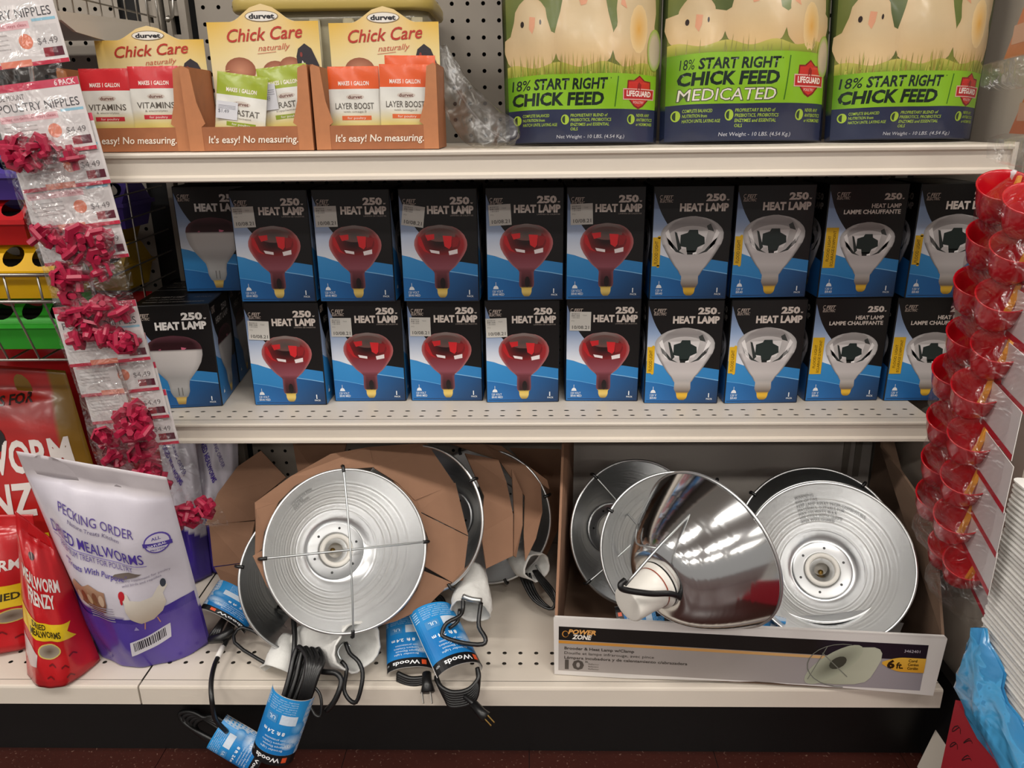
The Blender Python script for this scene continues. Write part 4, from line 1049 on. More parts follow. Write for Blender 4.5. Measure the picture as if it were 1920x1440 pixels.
# lamp N: black frame clamp, cord down to the floor with its sleeve
wireloop(LPN, A3((515, 1142, 1.28), (517, 1172, 1.27), (570, 1197, 1.25), (572, 1155, 1.27), (520, 1138, 1.28)), .003)
G().add(slabg(A3((548, 1150, 1.262), (578, 1165, 1.255), (578, 1200, 1.25), (528, 1178, 1.262)), .003)).make('clamp_plate', mat('brown_grey_metal', '#4a403b', .4, .6), LPN, world=True)
wireloop(LPN, A3((515, 1205, 1.22), (455, 1176, 1.24), (440, 1205, 1.22), (500, 1245, 1.19)), .0028)
cord(LPN, A3((432, 1188, 1.25), (418, 1215, 1.22), (403, 1245, 1.19), (396, 1280, 1.155), (398, 1318, 1.14), (405, 1350, 1.17), (425, 1372, 1.2)), .0038)
cord(LPN, A3((418, 1213, 1.221), (408, 1232, 1.201)), .0046, 'cord_label', M_WHITEC)
for k in range(5):
    cord(LPN, A3((460, 1400-k*3, 1.235), (410, 1365-k*5, 1.245), (365+k*3, 1336-k*2+k*5, 1.25), (338+k*7, 1338+k*6, 1.255), (350+k*8, 1358+k*6, 1.255), (395+k*4, 1385+k*3, 1.245), (455, 1412, 1.24)), .0042)
sleeve(LPN, at(495, 1422, 1.225), at(408, 1370, 1.225), .06, cdir(.45, -.9, 0), .02)
# lamp O: wrapped socket, clamp and coil
foam(LPO, A3((886, 1072, 1.3), (886, 1100, 1.27), (884, 1130, 1.235), (882, 1146, 1.222)), [.02, .026, .029, .031], seed=3)
wireloop(LPO, A3((868, 1122, 1.205), (868, 1140, 1.2), (862, 1155, 1.19), (838, 1168, 1.18), (829, 1185, 1.175), (833, 1195, 1.17), (870, 1206, 1.165), (905, 1208, 1.165), (910, 1196, 1.17), (898, 1175, 1.18), (899, 1150, 1.19), (902, 1130, 1.2)), .0034)
wireloop(LPO, A3((862, 1142, 1.2), (858, 1165, 1.19), (842, 1178, 1.185)), .003)
wireloop(LPO, A3((868, 1118, 1.205), (885, 1124, 1.2), (903, 1126, 1.203)), .0042, M_WIRE, 'clamp_spring')
for k in range(7):
    d = k*4
    cord(LPO, A3((818, 1268+d*.2, 1.165), (826+d*.4, 1287+d*.9, 1.15), (848, 1298+d*1.1, 1.145), (878+d*.4, 1293+d*.9, 1.145), (897, 1272+d*.4, 1.15), (895, 1252, 1.16)), .0036)
sleeve(LPO, at(862, 1264, 1.155), at(808, 1150, 1.235), .078, cdir(-1, .42, .1), .026)
cord(LPO, A3((872, 1306, 1.14), (884, 1316, 1.13), (893, 1324, 1.125)), .004, 'cord')
pl = G().tube(A3((888, 1320, 1.125), (903, 1337, 1.115), (912, 1345, 1.112)), [.0065, .0075, .0085], 8).make('plug', M_BLK, LPO, True, True)
for dx in (-1, 1): G().tube(A3((911+dx*3, 1344-dx*3, 1.11), (924+dx*3, 1358-dx*3, 1.1)), .0011, 5).make('prong', M_BRASS, pl, world=True)
# lamp P: second sleeve and plug, clamps by the carton
sleeve(LPP, at(770, 1262, 1.19), at(765, 1160, 1.262), .072, cdir(-1, .12, 0), .018)
for k in range(4): cord(LPP, A3((745, 1262+k*4, 1.18), (770, 1272+k*4, 1.172), (800, 1270+k*3, 1.172)), .0036)
pg = G().tube(A3((800, 1262, 1.17), (801, 1280, 1.158), (802, 1298, 1.15)), [.007, .0075, .011], 8).make('plug', M_BLK, LPP, True, True)
for dx in (-9, 7): G().tube(A3((800+dx, 1297, 1.147), (803+dx, 1319, 1.136)), .0013, 5).make('prong', M_STEEL, pg, world=True)
for k in range(3): cord(LPP, A3((775+k*8, 1155, 1.28), (790+k*9, 1130-k*4, 1.29), (815+k*6, 1120, 1.29), (832+k*2, 1140, 1.28)), .0036)
foam(LPP, A3((962, 1042, 1.39), (985, 1056, 1.37), (1008, 1064, 1.345)), [.014, .024, .027], seed=4)
for k in range(4):
    d = k*6
    wireloop(LPP, A3((975+d, 1075, 1.36), (982+d, 1095+d*.3, 1.345), (1000+d*.8, 1125, 1.325), (1030+d*.4, 1142, 1.31), (1040, 1130-d, 1.31), (1015+d*.3, 1095-d*.5, 1.34), (1000+d*.4, 1070, 1.36)), .0026)
wireloop(LPP, A3((1005, 1060, 1.37), (1012, 1072, 1.36), (1018, 1090, 1.35)), .0022, M_WIRE)
# lamp B: wire bracket, cord over the socket, small parts
wireloop(LB, A3((1313, 945, 1.065), (1240, 1020, 1.015), (1172, 1098, 1.0)), .0019, M_WIRE, 'hanging_rod'); wireloop(LB, A3((1310, 949, 1.064), (1319, 937, 1.068)), .0038, M_BLK, 'rod_tip')
wireloop(LB, A3((1195, 985, 1.1), (1193, 1018, 1.08), (1222, 1026, 1.055), (1255, 1033, 1.05), (1282, 1062, 1.045), (1278, 1085, 1.045), (1262, 1108, 1.05)), .0014, M_WIRE, 'bracket_wire')
cord(LB, A3((1172, 1088, 1.0), (1163, 1097, .995), (1172, 1106, .997), (1220, 1113, 1.01), (1262, 1114, 1.03), (1285, 1130, 1.06), (1292, 1150, 1.12), (1285, 1165, 1.165)), .0042)
G().add(slabg(A3((1272, 1098, 1.04), (1294, 1100, 1.045), (1292, 1112, 1.045), (1274, 1110, 1.04)), .004)).make('wing_nut', M_CER, LB, world=True); wireloop(LB, A3((1290, 1106, 1.045), (1345, 1117, 1.05)), .0012, M_WIRE, 'bracket_wire')
for k in range(5): cord(LB, A3((1230, 1140+k*3, 1.165), (1258+k*4, 1128+k*4, 1.16), (1290, 1136+k*3, 1.16), (1278, 1158+k*2, 1.165), (1245, 1162, 1.17)), .0034)
sleeve(LB, at(1158, 1172, 1.185), at(1244, 1160, 1.18), .055, cdir(-.2, -1, .2), .014)
cc_ = thing('coiled_cord', 'coiled black lamp cord in a blue card sleeve beside the purple bag', 'cord', at(430, 1180, 1.24))
sleeve(cc_, at(416, 1166, 1.245), at(450, 1112, 1.285), .082, cdir(.68, -.73, 0), .016)
for k in range(4): cord(cc_, A3((452+k*4, 1108, 1.3), (432, 1140+k*3, 1.29), (405+k*3, 1178, 1.25), (395+k*6, 1195, 1.245), (415+k*5, 1196, 1.24), (440, 1150+k*2, 1.28)), .0036)
pg = G().tube(A3((392, 1200, 1.235), (415, 1196, 1.235), (438, 1180, 1.24)), [.006, .009, .006], 8).make('plug', M_BLK, cc_, True, True)
# tags from the nested lamps
sleeve(LD1, at(1395, 1176, 1.185), at(1465, 1194, 1.18), .06, cdir(.2, -1, 0), .006)
tgs = mesh('instruction_sheet', *slabg(A3((1640, 1205, 1.215), (1678, 1208, 1.21), (1695, 1168, 1.24), (1650, 1163, 1.25)), .0008), M_WHITEC)
finish(tgs, 'white printed instruction sheet tucked beside the nested lamps', 'paper')
cord(LD2, A3((1655, 1150, 1.3), (1690, 1135, 1.28), (1712, 1118, 1.27)), .0018, 'hook_wire', M_WIRE); cord(LD2, A3((1710, 1119, 1.27), (1732, 1116, 1.265)), .0036, 'rod_tip')
# ------------------------------------------------------------------ cardboard collars
def cardboard(label, panels, th=.003):
    pts = [p for q in panels for p in q]
    t = thing('cardboard_collar', label, 'cardboard', at(*pts[0]))
    for q in panels:
        P = A3(*q); n = V((0, 0, 0))
        for i in range(1, len(P)-1): n += (P[i]-P[0]).cross(P[i+1]-P[0])
        n.normalize()
        if n.dot(CAM-P[0]) < 0: n = -n; P = P[::-1]
        c = sum(P, V())/len(P)
        P = [p-n*(p-c).dot(n)*.0 for p in P]
        G().add(slabg(P, th, n)).make('flap', M_KRAFT, t, world=True)
    return t
def tM(u, v, k=0):
    t0 = 1.17; x, y = (u-652)*t0/F, (1031-v)*t0/F; q = math.hypot(u-652, v-1031)
    th = 149*1.035*t0/(t0+(.38*x+.2*y)/.9)
    if q < th: u, v = 652+(u-652)*th/q, 1031+(v-1031)*th/q
    return (u, v, t0+(.38*x+.2*y)/.9+.016+k)
cardboard('brown cardboard collar folded around the front brooder lamp', [[tM(*p) for p in q] for q in (
    [(478, 942), (545, 893), (620, 851), (692, 838, .01), (702, 876), (640, 884), (595, 895), (560, 920), (530, 948), (512, 985), (480, 985)],
    [(692, 838, .012), (800, 830, .014), (853, 908, .01), (778, 938), (745, 905), (702, 878)],
    [(716, 872, .008), (782, 930, .004), (800, 1000), (780, 955), (745, 910)],
    [(776, 934, .003), (854, 905, .009), (878, 1004, .01), (786, 958, .002)],
    [(785, 960), (878, 1006, .01), (868, 1088, .006), (848, 1092, .004), (795, 1062), (803, 1010)],
    [(793, 1070), (846, 1092, .004), (800, 1138, .004), (742, 1165, .002), (715, 1172), (755, 1142), (780, 1105)],
    [(481, 955, -.004), (530, 945, -.004), (508, 1000, -.004), (503, 1030, -.004), (479, 1040, -.002)],
    [(474, 1042, -.002), (505, 1032, -.008), (512, 1075, -.008), (535, 1120, -.008), (560, 1150, -.008), (535, 1140, -.004), (500, 1098, -.002)])])
cardboard('brown cardboard collar beside the white treat bags, points bent up', [
    [(489, 845, 1.412), (536, 895, 1.393), (480, 940, 1.379), (478, 975, 1.374), (384, 985, 1.393), (408, 925, 1.402), (445, 875, 1.412)],
    [(392, 983, 1.393), (478, 977, 1.374), (470, 1010, 1.365), (455, 1055, 1.360), (400, 1062, 1.384)],
    [(402, 1064, 1.384), (453, 1057, 1.360), (456, 1085, 1.355), (470, 1125, 1.346), (440, 1108, 1.365), (415, 1090, 1.379)]])
cardboard('brown cardboard flap standing behind the folded collar', [
    [(548, 826, 1.380), (650, 828, 1.370), (645, 852, 1.361), (585, 878, 1.351), (560, 895, 1.351)]])
cardboard('brown cardboard collar pieces behind the dark lamp bowl', [
    [(872, 850, 1.315), (935, 862, 1.325), (950, 905, 1.315), (962, 965, 1.306), (962, 1042, 1.287), (912, 1066, 1.268), (902, 1000, 1.277), (908, 930, 1.287)],
    [(960, 880, 1.334), (980, 925, 1.329), (980, 985, 1.315), (968, 1045, 1.296), (963, 1042, 1.292), (964, 960, 1.315)]])
cardboard('brown corrugated cardboard collar farthest back, torn top corner', [
    [(845, 832, 1.362), (905, 832, 1.367), (985, 872, 1.362), (1014, 908, 1.353), (1017, 960, 1.339), (1005, 1010, 1.315), (985, 1052, 1.296), (982, 1000, 1.315), (984, 930, 1.339), (935, 862, 1.353)],
    [(905, 832, 1.372), (940, 836, 1.377), (1026, 900, 1.362), (1030, 916, 1.358), (1016, 906, 1.358), (985, 870, 1.367)]])
cardboard('dark brown cardboard flap between the pile and the printed carton', [  # invented flap, darkens the shaded back where bare pegboard would show
    [(940, 822, 1.5), (1056, 820, 1.5), (1052, 980, 1.46), (1010, 1075, 1.42), (985, 1040, 1.44), (1018, 960, 1.47), (1012, 905, 1.48)]])
# ------------------------------------------------------------------ printed carton
ct = thing('display_carton', 'open printed carton of brooder lamps, torn white front with a lamp picture', 'carton', (.92, .1, ZB))
FL, FR = V((.637, .026, ZB+.0015)), V((1.194, -.018, ZB+.0015)); FH = .104
ye = .395; BLx = by(1072, 845, ye).x; BRx = by(1640, 845, ye).x
ex = (FR-FL); nf = ex.cross(V((0, 0, 1))).normalized()
nn = 24; P = []
rn = random.Random(9)
for k in range(nn+1):
    t = k/nn; dz = .0 if t < .2 else .006*math.sin((t-.2)/.8*math.pi)+(.004*rn.random() if .5 < t < .62 else 0); P.append(FL+ex*t+V((0, 0, dz)))
P2 = P+[FR+V((.004, 0, FH-.004)), FR+V((0, 0, FH))]+[FL+V((0, 0, FH)), FL+V((-.002, 0, FH-.003))]
G().add(slabg(P2, .004, nf)).make('front_panel', M_WHITEC, ct, world=True)
LP_ = [FL+V((0, .004, .002)), FL+V((0, .004, FH-.004)), V((.645, .12, .37)), V((.655, .25, .47)), V((BLx, ye, .53)), V((BLx, ye, ZB+.004))]
G().add(slabg(LP_, .004, V((-1, 0, 0)))).make('side_panel', M_KRAFT, ct, world=True)
RP_ = [FR+V((.002, .004, .002)), FR+V((.002, .004, FH-.004)), bx(1757, 1000, 1.2), bx(1735, 945, 1.203), bx(1690, 880, 1.206), bx(1655, 838, 1.208), V((BRx+.004, ye, .49)), V((BRx+.004, ye, ZB+.004))]
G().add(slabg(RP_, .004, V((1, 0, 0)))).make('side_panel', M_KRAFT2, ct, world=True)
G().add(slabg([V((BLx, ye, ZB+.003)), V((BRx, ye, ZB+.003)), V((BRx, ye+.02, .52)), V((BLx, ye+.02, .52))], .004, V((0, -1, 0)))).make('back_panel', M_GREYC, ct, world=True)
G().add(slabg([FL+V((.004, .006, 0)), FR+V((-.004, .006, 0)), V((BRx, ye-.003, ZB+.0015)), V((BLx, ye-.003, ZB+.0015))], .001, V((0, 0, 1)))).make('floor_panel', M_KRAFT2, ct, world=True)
a = Art(); cw = ex.length
a.rect(.006, .008, cw-.02, .088, lambda x, y: cmix(hx('#a39b96'), hx('#8f8a93'), max(0, x/cw*1.6-.7)), 1, 20, 3)
bk = curve([(.006, .066), (.2, .064), (.4, .062), (cw-.02, .064)])
a.xregion(.006, cw-.02, lambda x: .064-.006*x, lambda x: .088 if x < .1 else .088, lambda x, y: hx('#15110f') if x < .4 else hx('#1c1722'), 20, 2, 2)
a.xregion(.006, cw-.14, lambda x: .058-.006*x, lambda x: .063-.006*x, lambda x, y: cmix(hx('#c9882c'), hx('#d8b98a'), x*1.6), 16, 1, 3)
a.text('POWER', .02, .076, .0075, '#e0a45c', 4, w=.042, bold=.04, shear=.25); a.text('ZONE', .026, .067, .0075, '#eee6dc', 4, w=.03, bold=.04, shear=.25); a.ell(.016, .075, .005, .006, '#c98a3c', 3, 12, 1); a.ell(.0165, .075, .004, .005, '#15110f', 4, 12, 1)
for j, (s_, w_, b_) in enumerate((('Brooder & Heat Lamp w/Clamp', .105, .02), ('Douille et lampe infrarouge, avec pince', .135, 0), ('L\u00e1mpara incubadora y de calentamiento c/abrazadera', .185, .015))):
    a.text(s_, .015, .0475-j*.0085, .0048, '#3f3832', 4, w=w_, bold=b_)
a.text('10', .016, .012, .016, '#4a433e', 4, w=.029, bold=.035); a.text('in.', .047, .025, .004, '#453e39', 4)
for j, s_ in enumerate(('Reflector', 'R\u00e9flecteur', 'Reflector')): a.text(s_, .052, .0215-j*.0045, .0025, '#5a524c', 4, w=.016, bold=0)
a.text('3462401', cw-.052, .074, .0045, '#c9c2cc', 4, w=.022, bold=0)
ox = cw-.16
a.ell(ox+.02, .038, .05, .034, '#4d4d46', 4, 24, 1, rot=-12, a0=0, a1=360) if False else None
sh = curve([(0, .002), (.01, .012), (.03, .026), (.06, .032), (.075, .03)])
a.poly([(ox-.024, .018), (ox+.0, .045), (ox+.03, .07), (ox+.05, .079), (ox+.066, .08), (ox+.074, .077), (ox+.078, .07), (ox+.078, .058), (ox+.073, .042), (ox+.067, .026), (ox+.06, .018), (ox+.045, .013), (ox+.02, .011), (ox-.005, .012), (ox-.02, .014)], lambda x, y: cmix(hx('#9b9c88'), hx('#c6c8b4'), (x-ox)*9), 5)
a.ell(ox+.012, .046, .05, .019, lambda r: cmix(hx('#5f6152'), hx('#a9ac98'), r), 6, 24, 3, rot=43)
a.ell(ox+.018, .05, .014, .009, '#3c3d33', 7, 14, 1, rot=43)
for k in range(14):
    t0, t1 = math.radians(80+k*14), math.radians(80+(k+1)*14)
    a.line(ox+.025+.05*math.cos(t0), .045+.038*math.sin(t0), ox+.025+.05*math.cos(t1), .045+.038*math.sin(t1), .0014, '#6f7068', 7)
a.line(ox-.006, .066, ox+.034, .026, .0014, '#77786e', 8); a.line(ox+.0, .078, ox-.022, .018, .0012, '#77786e', 8)
a.xregion(ox+.08, cw-.02, lambda x: .052-.012*math.sin(min(1, (x-ox-.08)/.03)*math.pi/2), lambda x: .056+.009*math.sin(min(1, (x-ox-.08)/.03)*math.pi/2), lambda x, y: cmix(hx('#d59a2e'), hx('#e3b548'), (y-.04)*30), 16, 2, 6)
a.text('6', cw-.073, .046, .013, '#2b1d08', 8, w=.011, bold=.05); a.text('ft.', cw-.06, .046, .01, '#2b1d08', 8, w=.01, bold=.03)
for j, s_ in enumerate(('Cord', 'Cordon', 'Cord\u00f3n')): a.text(s_, cw-.044, .058-j*.0065, .0045, '#2b1d08', 8, w=.012+.003*(j > 0), bold=.02)
a.build('front_print', planemap(FL, ex.normalized(), (0, 0, 1), nf), M_PRINT, ct, world=True, step=.00015)
# ================================================================== treat bags on the left deck
def onz(u, v, z=ZB): p = bz(u, v, z); return p
def treat_bag(label, bl, br, tl, tr, th, kind, seed, name='treat_bag', p=2.2, group=None):
    t = thing(name, label, 'bag', (bl+br)/2, group=group)
    if kind == 'white':
        def col(u, v, b):
            if v < .3+.06*math.sin(u*3+1): return hx('#3c2a86')
            return hx('#cdc8d2') if v < .9 else hx('#c3bcc0')
    elif kind == 'red': col = lambda u, v, b: hx('#b4161c') if v > .05 else hx('#a01318')
    else: col = lambda u, v, b: hx('#a81d1a') if (u < .9 and not b) else hx('#7d5a16')
    S = pouch(t, 'pouch_body', M_FILMP, bl, br, tl, tr, th, 40, 52, p, None, col, .0024 if kind == 'white' else .002, seed)
    return t, S
# white and purple bag
bl, br = V((-.128, .11, ZB+.002)), V((.072, .1, ZB+.002))
tl, tr = by(30, 846, .012), by(312, 895, .026)
t, S = treat_bag('white and purple dried mealworm bag with a hen and barcode, leaning by the cords', bl, br, tl, tr, .13, 'white', 4)
a = Art(); pu = '#4a3596'
a.region(.02, .31, .01, .99, lambda u, v: cmix(hx('#3f2d8c'), hx('#5b46a0'), .5+.5*math.sin(u*7+v*9)*.6), 16, 6, 1)
a.xregion(.01, .99, .305, lambda u: .315+.07*max(0, u-.35)+.03*max(0, .35-u), '#3f2d8c', 16, 2, 1)
a.text('PECKING ORDER', .22, .79, .038, '#5c4a92', 4, w=.52, bold=0, bend=lambda x: -.13*x, res=3)
a.text('Nature Treats Kitchen', .28, .75, .018, '#6a5f86', 4, w=.36, bold=0, shear=.2, bend=lambda x: -.13*x)
a.text('DRIED MEALWORMS', .11, .68, .05, pu, 4, w=.66, bold=.004, bend=lambda x: -.13*x, res=3)
a.line(.11, .668, .78, .581, .003, '#7a68b4', 4, 12); a.text('PREMIUM TREAT FOR POULTRY', .17, .628, .026, '#6a5a9c', 4, w=.52, bold=0, bend=lambda x: -.13*x)
a.text('"Treats With Purpose"', .2, .57, .026, '#57499a', 4, w=.44, bold=.01, shear=.2, bend=lambda x: -.13*x)
# round seal
a.ell(.87, .69, .075, .05, '#5a49a0', 3, 24, 1); a.ell(.87, .69, .066, .043, '#cbc6d4', 4, 24, 1); a.poly([(.79, .7), (.95, .685), (.95, .665), (.79, .68)], '#4a3a94', 5)
a.text('ALL', .845, .706, .014, '#4a3a94', 5, w=.05); a.text('NATURAL', .82, .676, .011, '#e8e5ee', 6, w=.1); a.text('PROTEIN', .83, .655, .009, '#4a3a94', 5, w=.08)
# window with birds, hen, small print
a.poly([(.2, .47), (.23, .5), (.3, .48), (.36, .5), (.42, .47), (.46, .46), (.46, .4), (.44, .36), (.36, .35), (.28, .38), (.22, .41)], lambda u, v: cmix(hx('#5d2a1c'), hx('#b08a70'), (v-.35)*7), 3)
for k in range(5): a.ell(.25+k*.045, .42+.012*(k % 2), .02, .03, '#7d4a34' if k % 2 else '#c0a48c', 4, 10, 1)
for k in range(6): a.rect(.3, .315+k*.013, .5, .32+k*.013, '#9d97a6', 4)
hen = [(.6, .42), (.585, .445), (.6, .465), (.625, .46), (.64, .43), (.7, .415), (.77, .42), (.81, .46), (.845, .475), (.86, .45), (.83, .42), (.84, .37), (.81, .33), (.75, .3), (.68, .3), (.62, .335), (.6, .38)]
a.poly(hen, lambda u, v: cmix(hx('#b7a795'), hx('#d6cfc4'), (v-.3)*8), 4)
a.ell(.59, .455, .022, .022, '#b3202c', 5, 14, 1); a.ell(.585, .43, .01, .016, '#b3202c', 5, 10, 1); a.ell(.84, .47, .016, .022, '#3a3f48', 5, 10, 1)
a.line(.7, .3, .69, .265, .006, '#c08a6a', 5); a.line(.77, .305, .78, .27, .006, '#c08a6a', 5)
a.poly([(.53, .535), (.56, .55), (.66, .56), (.74, .545), (.7, .535), (.62, .525)], '#6d625c', 4)
a.text('A healthy supplement for poultry', .56, .51, .012, '#8b849a', 4, w=.34, bold=0, bend=lambda x: .05*x); a.text('wild birds and reptiles', .6, .492, .012, '#8b849a', 4, w=.24, bold=0, bend=lambda x: .05*x)
a.poly([(.56, .13), (.82, .17), (.83, .245), (.57, .205)], '#cfccd4', 4)
rn = random.Random(2); x = .59
while x < .8:
    w_ = rn.choice((.004, .006, .009)); y = .13+(x-.56)*.154; a.poly([(x, y+.02), (x+w_, y+.021), (x+w_, y+.066), (x, y+.065)], '#1d1a26', 5); x += w_+rn.choice((.004, .006))
a.poly([(.62, .27), (.64, .29), (.655, .268)], '#9d93c4', 4); a.text('shopkeeper pack', .6, .1, .01, '#8f85bf', 4, w=.2, bold=0) if False else None
a.refine(.02).build('front_print', lambda x, y, h: S(x, y, h+.0007), M_FILMP, t, world=True, step=.0002, smooth=True)
# red bags
def red_art(S, t, sc=1.0):
    a = Art()
    a.text('MEALWORM', .12, .66, .075, '#d8cfca', 3, w=.72, bold=.03, bend=lambda x: -.05*x, res=3); a.text('FRENZY', .22, .545, .085, '#d8cfca', 3, w=.5, bold=.03, bend=lambda x: -.05*x, res=3)
    a.poly([(0.02, .49), (.25, .44), (.86, .41), (.8, .36), (.88, .3), (.3, .31), (.03, .36)], '#d9b71c', 2)
    a.text('DRIED', .25, .395, .035, '#38300c', 4, w=.24, bold=.03, bend=lambda x: -.05*x); a.text('MEALWORMS', .2, .34, .042, '#38300c', 4, w=.5, bold=.03, bend=lambda x: -.03*x)
    a.ell(.48, .24, .17, .05, '#c2ae5a', 3, 20, 1); a.ell(.48, .24, .15, .043, lambda r: cmix(hx('#5a4a3c'), hx('#9a8f80'), r*.8), 4, 20, 2)
    a.poly([(.02, .3), (.2, .26), (.3, .22), (.26, .14), (.12, .12), (.03, .16)], '#c9b6b4', 2)
    for cx, cy in ((.5, .15), (.66, .12), (.45, .07), (.78, .18), (.7, .05)): a.line(cx-.05, cy, cx, cy+.012, .012, '#6d1014', 3); a.line(cx, cy+.012, cx+.04, cy-.012, .012, '#6d1014', 3)
    a.ell(.38, .82, .07, .02, '#3a1414', 3, 16, 1)
    a.refine(.05).build('front_print', lambda x, y, h: S(x, y, h+.0005), M_FILMP, t, world=True, step=.00016, smooth=True)
t, S = treat_bag('small red mealworm treat bag at the deck edge, yellow banner twisted sideways', V((-.185, .02, ZB+.002)), V((-.088, .055, ZB+.002)), by(28, 958, .045), by(100, 1012, .06), .105, 'red', 6)
red_art(S, t)
t, S = treat_bag('small red treat bag behind the twisted one, yellow banner end showing', V((-.36, .1, ZB+.002)), V((-.205, .105, ZB+.002)), V((-.35, .13, .40)), V((-.2, .135, .40)), .09, 'red', 7)
a = Art(); a.text('MEALWORM', .1, .62, .07, '#d8cfca', 3, w=.78, bold=.03); a.poly([(.1, .5), (.93, .5), (.86, .42), (.93, .33), (.1, .35)], '#d9b71c', 2); a.text('DRIED', .55, .39, .05, '#38300c', 4, w=.3, bold=.03)
a.ell(.78, .27, .14, .05, '#c2ae5a', 3, 20, 1); a.ell(.78, .27, .12, .042, lambda r: cmix(hx('#5a4a3c'), hx('#9a8f80'), r*.8), 4, 20, 2)
for cx, cy in ((.7, .15), (.85, .1), (.6, .08)): a.line(cx-.05, cy, cx, cy+.012, .012, '#6d1014', 3); a.line(cx, cy+.012, cx+.04, cy-.012, .012, '#6d1014', 3)
a.refine(.05).build('front_print', lambda x, y, h: S(x, y, h+.0005), M_FILMP, t, world=True, step=.00016, smooth=True)
t, S = treat_bag('large red and gold treat bag standing behind the white mealworm bag', V((-.46, .21, ZB+.002)), V((-.115, .22, ZB+.002)), V((-.46, .26, .628)), by(122, 695, .26), .12, 'gold', 8)
a = Art(); a.text('MEALWORM', .1, .56, .12, '#d8cfca', 3, w=.83, bold=.03, bend=lambda x: .06*x, res=3); a.text('FRENZY', .22, .4, .12, '#d8cfca', 3, w=.6, bold=.03, bend=lambda x: .06*x, res=3)
a.text('GOES NUTS', .3, .83, .03, '#2a1210', 3, w=.2, bold=.03, bend=lambda x: .05*x) if False else None
a.text('BIRDS FOR', .45, .83, .035, '#2a1210', 3, w=.33, bold=.03, bend=lambda x: .12*x)
a.rect(.3, .24, .74, .35, '#d9b71c', 2); a.text('DRIED', .45, .27, .05, '#38300c', 4, w=.27, bold=.03)
a.ell(.55, .72, .06, .05, '#1c1414', 3, 16, 1)
a.refine(.05).build('front_print', lambda x, y, h: S(x, y, h+.0005), M_FILMP, t, world=True, step=.00016, smooth=True)
t, S = treat_bag('dark red treat bag hanging at the back under the wire basket', V((-.46, .36, ZB+.002)), V((-.06, .36, ZB+.002)), V((-.46, .39, .71)), V((-.075, .39, .71)), .07, 'red', 9)
a = Art(); a.text('FLOCK CROSSING', .3, .845, .03, '#2a0c0c', 3, w=.52, bold=.03); a.refine(.05).build('front_print', lambda x, y, h: S(x, y, h+.0005), M_FILMP, t, world=True)
for k, (u0, u1, ub0, ub1, y) in enumerate(((296, 366, 330, 395, .3), (372, 452, 375, 450, .33))):
    b0, b1 = by(ub0, 1060, y), by(ub1, 1060, y); c0, c1 = by(u0, 815, y+.03), by(u1, 815, y+.03)
    kz = (b0.z-ZB)/(c0.z-b0.z); b0.z = b1.z = ZB+.002; c0.z = c1.z = .5
    t, S = treat_bag(['white treat bag squeezed behind the hanging packs, dark print edge', 'white treat bag with purple print behind the cardboard collar'][k], b0, b1, c0, c1, .06, 'white', 12+k)
    a = Art(); a.text('DRIED MEALWORMS', .15, .8, .04, pu, 3, w=.7, bold=.03, rot=-60 if k else -50, asp=.4); a.text('PECKING ORDER', .4, .85, .03, '#5c4a92', 3, w=.6, bold=0, rot=-60, asp=.4)
    a.refine(.05).build('front_print', lambda x, y, h: S(max(.02, min(.98, x)), max(0, min(1, y)), h+.0005), M_FILMP, t, world=True)
# ================================================================== left section: wire basket with coloured feeders
bz_t, bz_m, bz_b = by(50, 513, .1).z, by(50, 563, .1).z, by(60, 686, .1).z
XR = .0; XL = -.62; YF = .09; YK = .395
bk_ = thing('wire_basket', 'grey wire shelf basket holding the plastic feeders', 'basket', (-.3, .25, bz_b))
def wire(name, pts, r=.0022): return G().tube(pts, r, 6).make(name, M_STEEL, bk_, True, True)
for z in (bz_t, bz_m): wire('front_rail', [(XL, YF, z), (XR-.03, YF, z)], .0028)
wire('bottom_rail', [(XL, YF+.04, bz_b), (XR-.03, YF+.04, bz_b)], .0022)
for k in range(13):
    x = XR-.035-k*.0475
    wire('upright_wire', [(x, YF+.001, bz_t), (x, YF+.003, bz_m), (x, YF+.04, bz_b), (x, YK, bz_b+.01)], .0017)
for j in range(9):
    z = bz_b+j*.037; wire('side_wire', [(XR-.032, YF+.03, z), (XR-.03, YK, z+.01)], .0013)
for j in range(3): wire('side_post', [(XR-.032, YF+.04+j*.15, bz_b), (XR-.032, YF+.04+j*.15, bz_b+.31)], .0015)
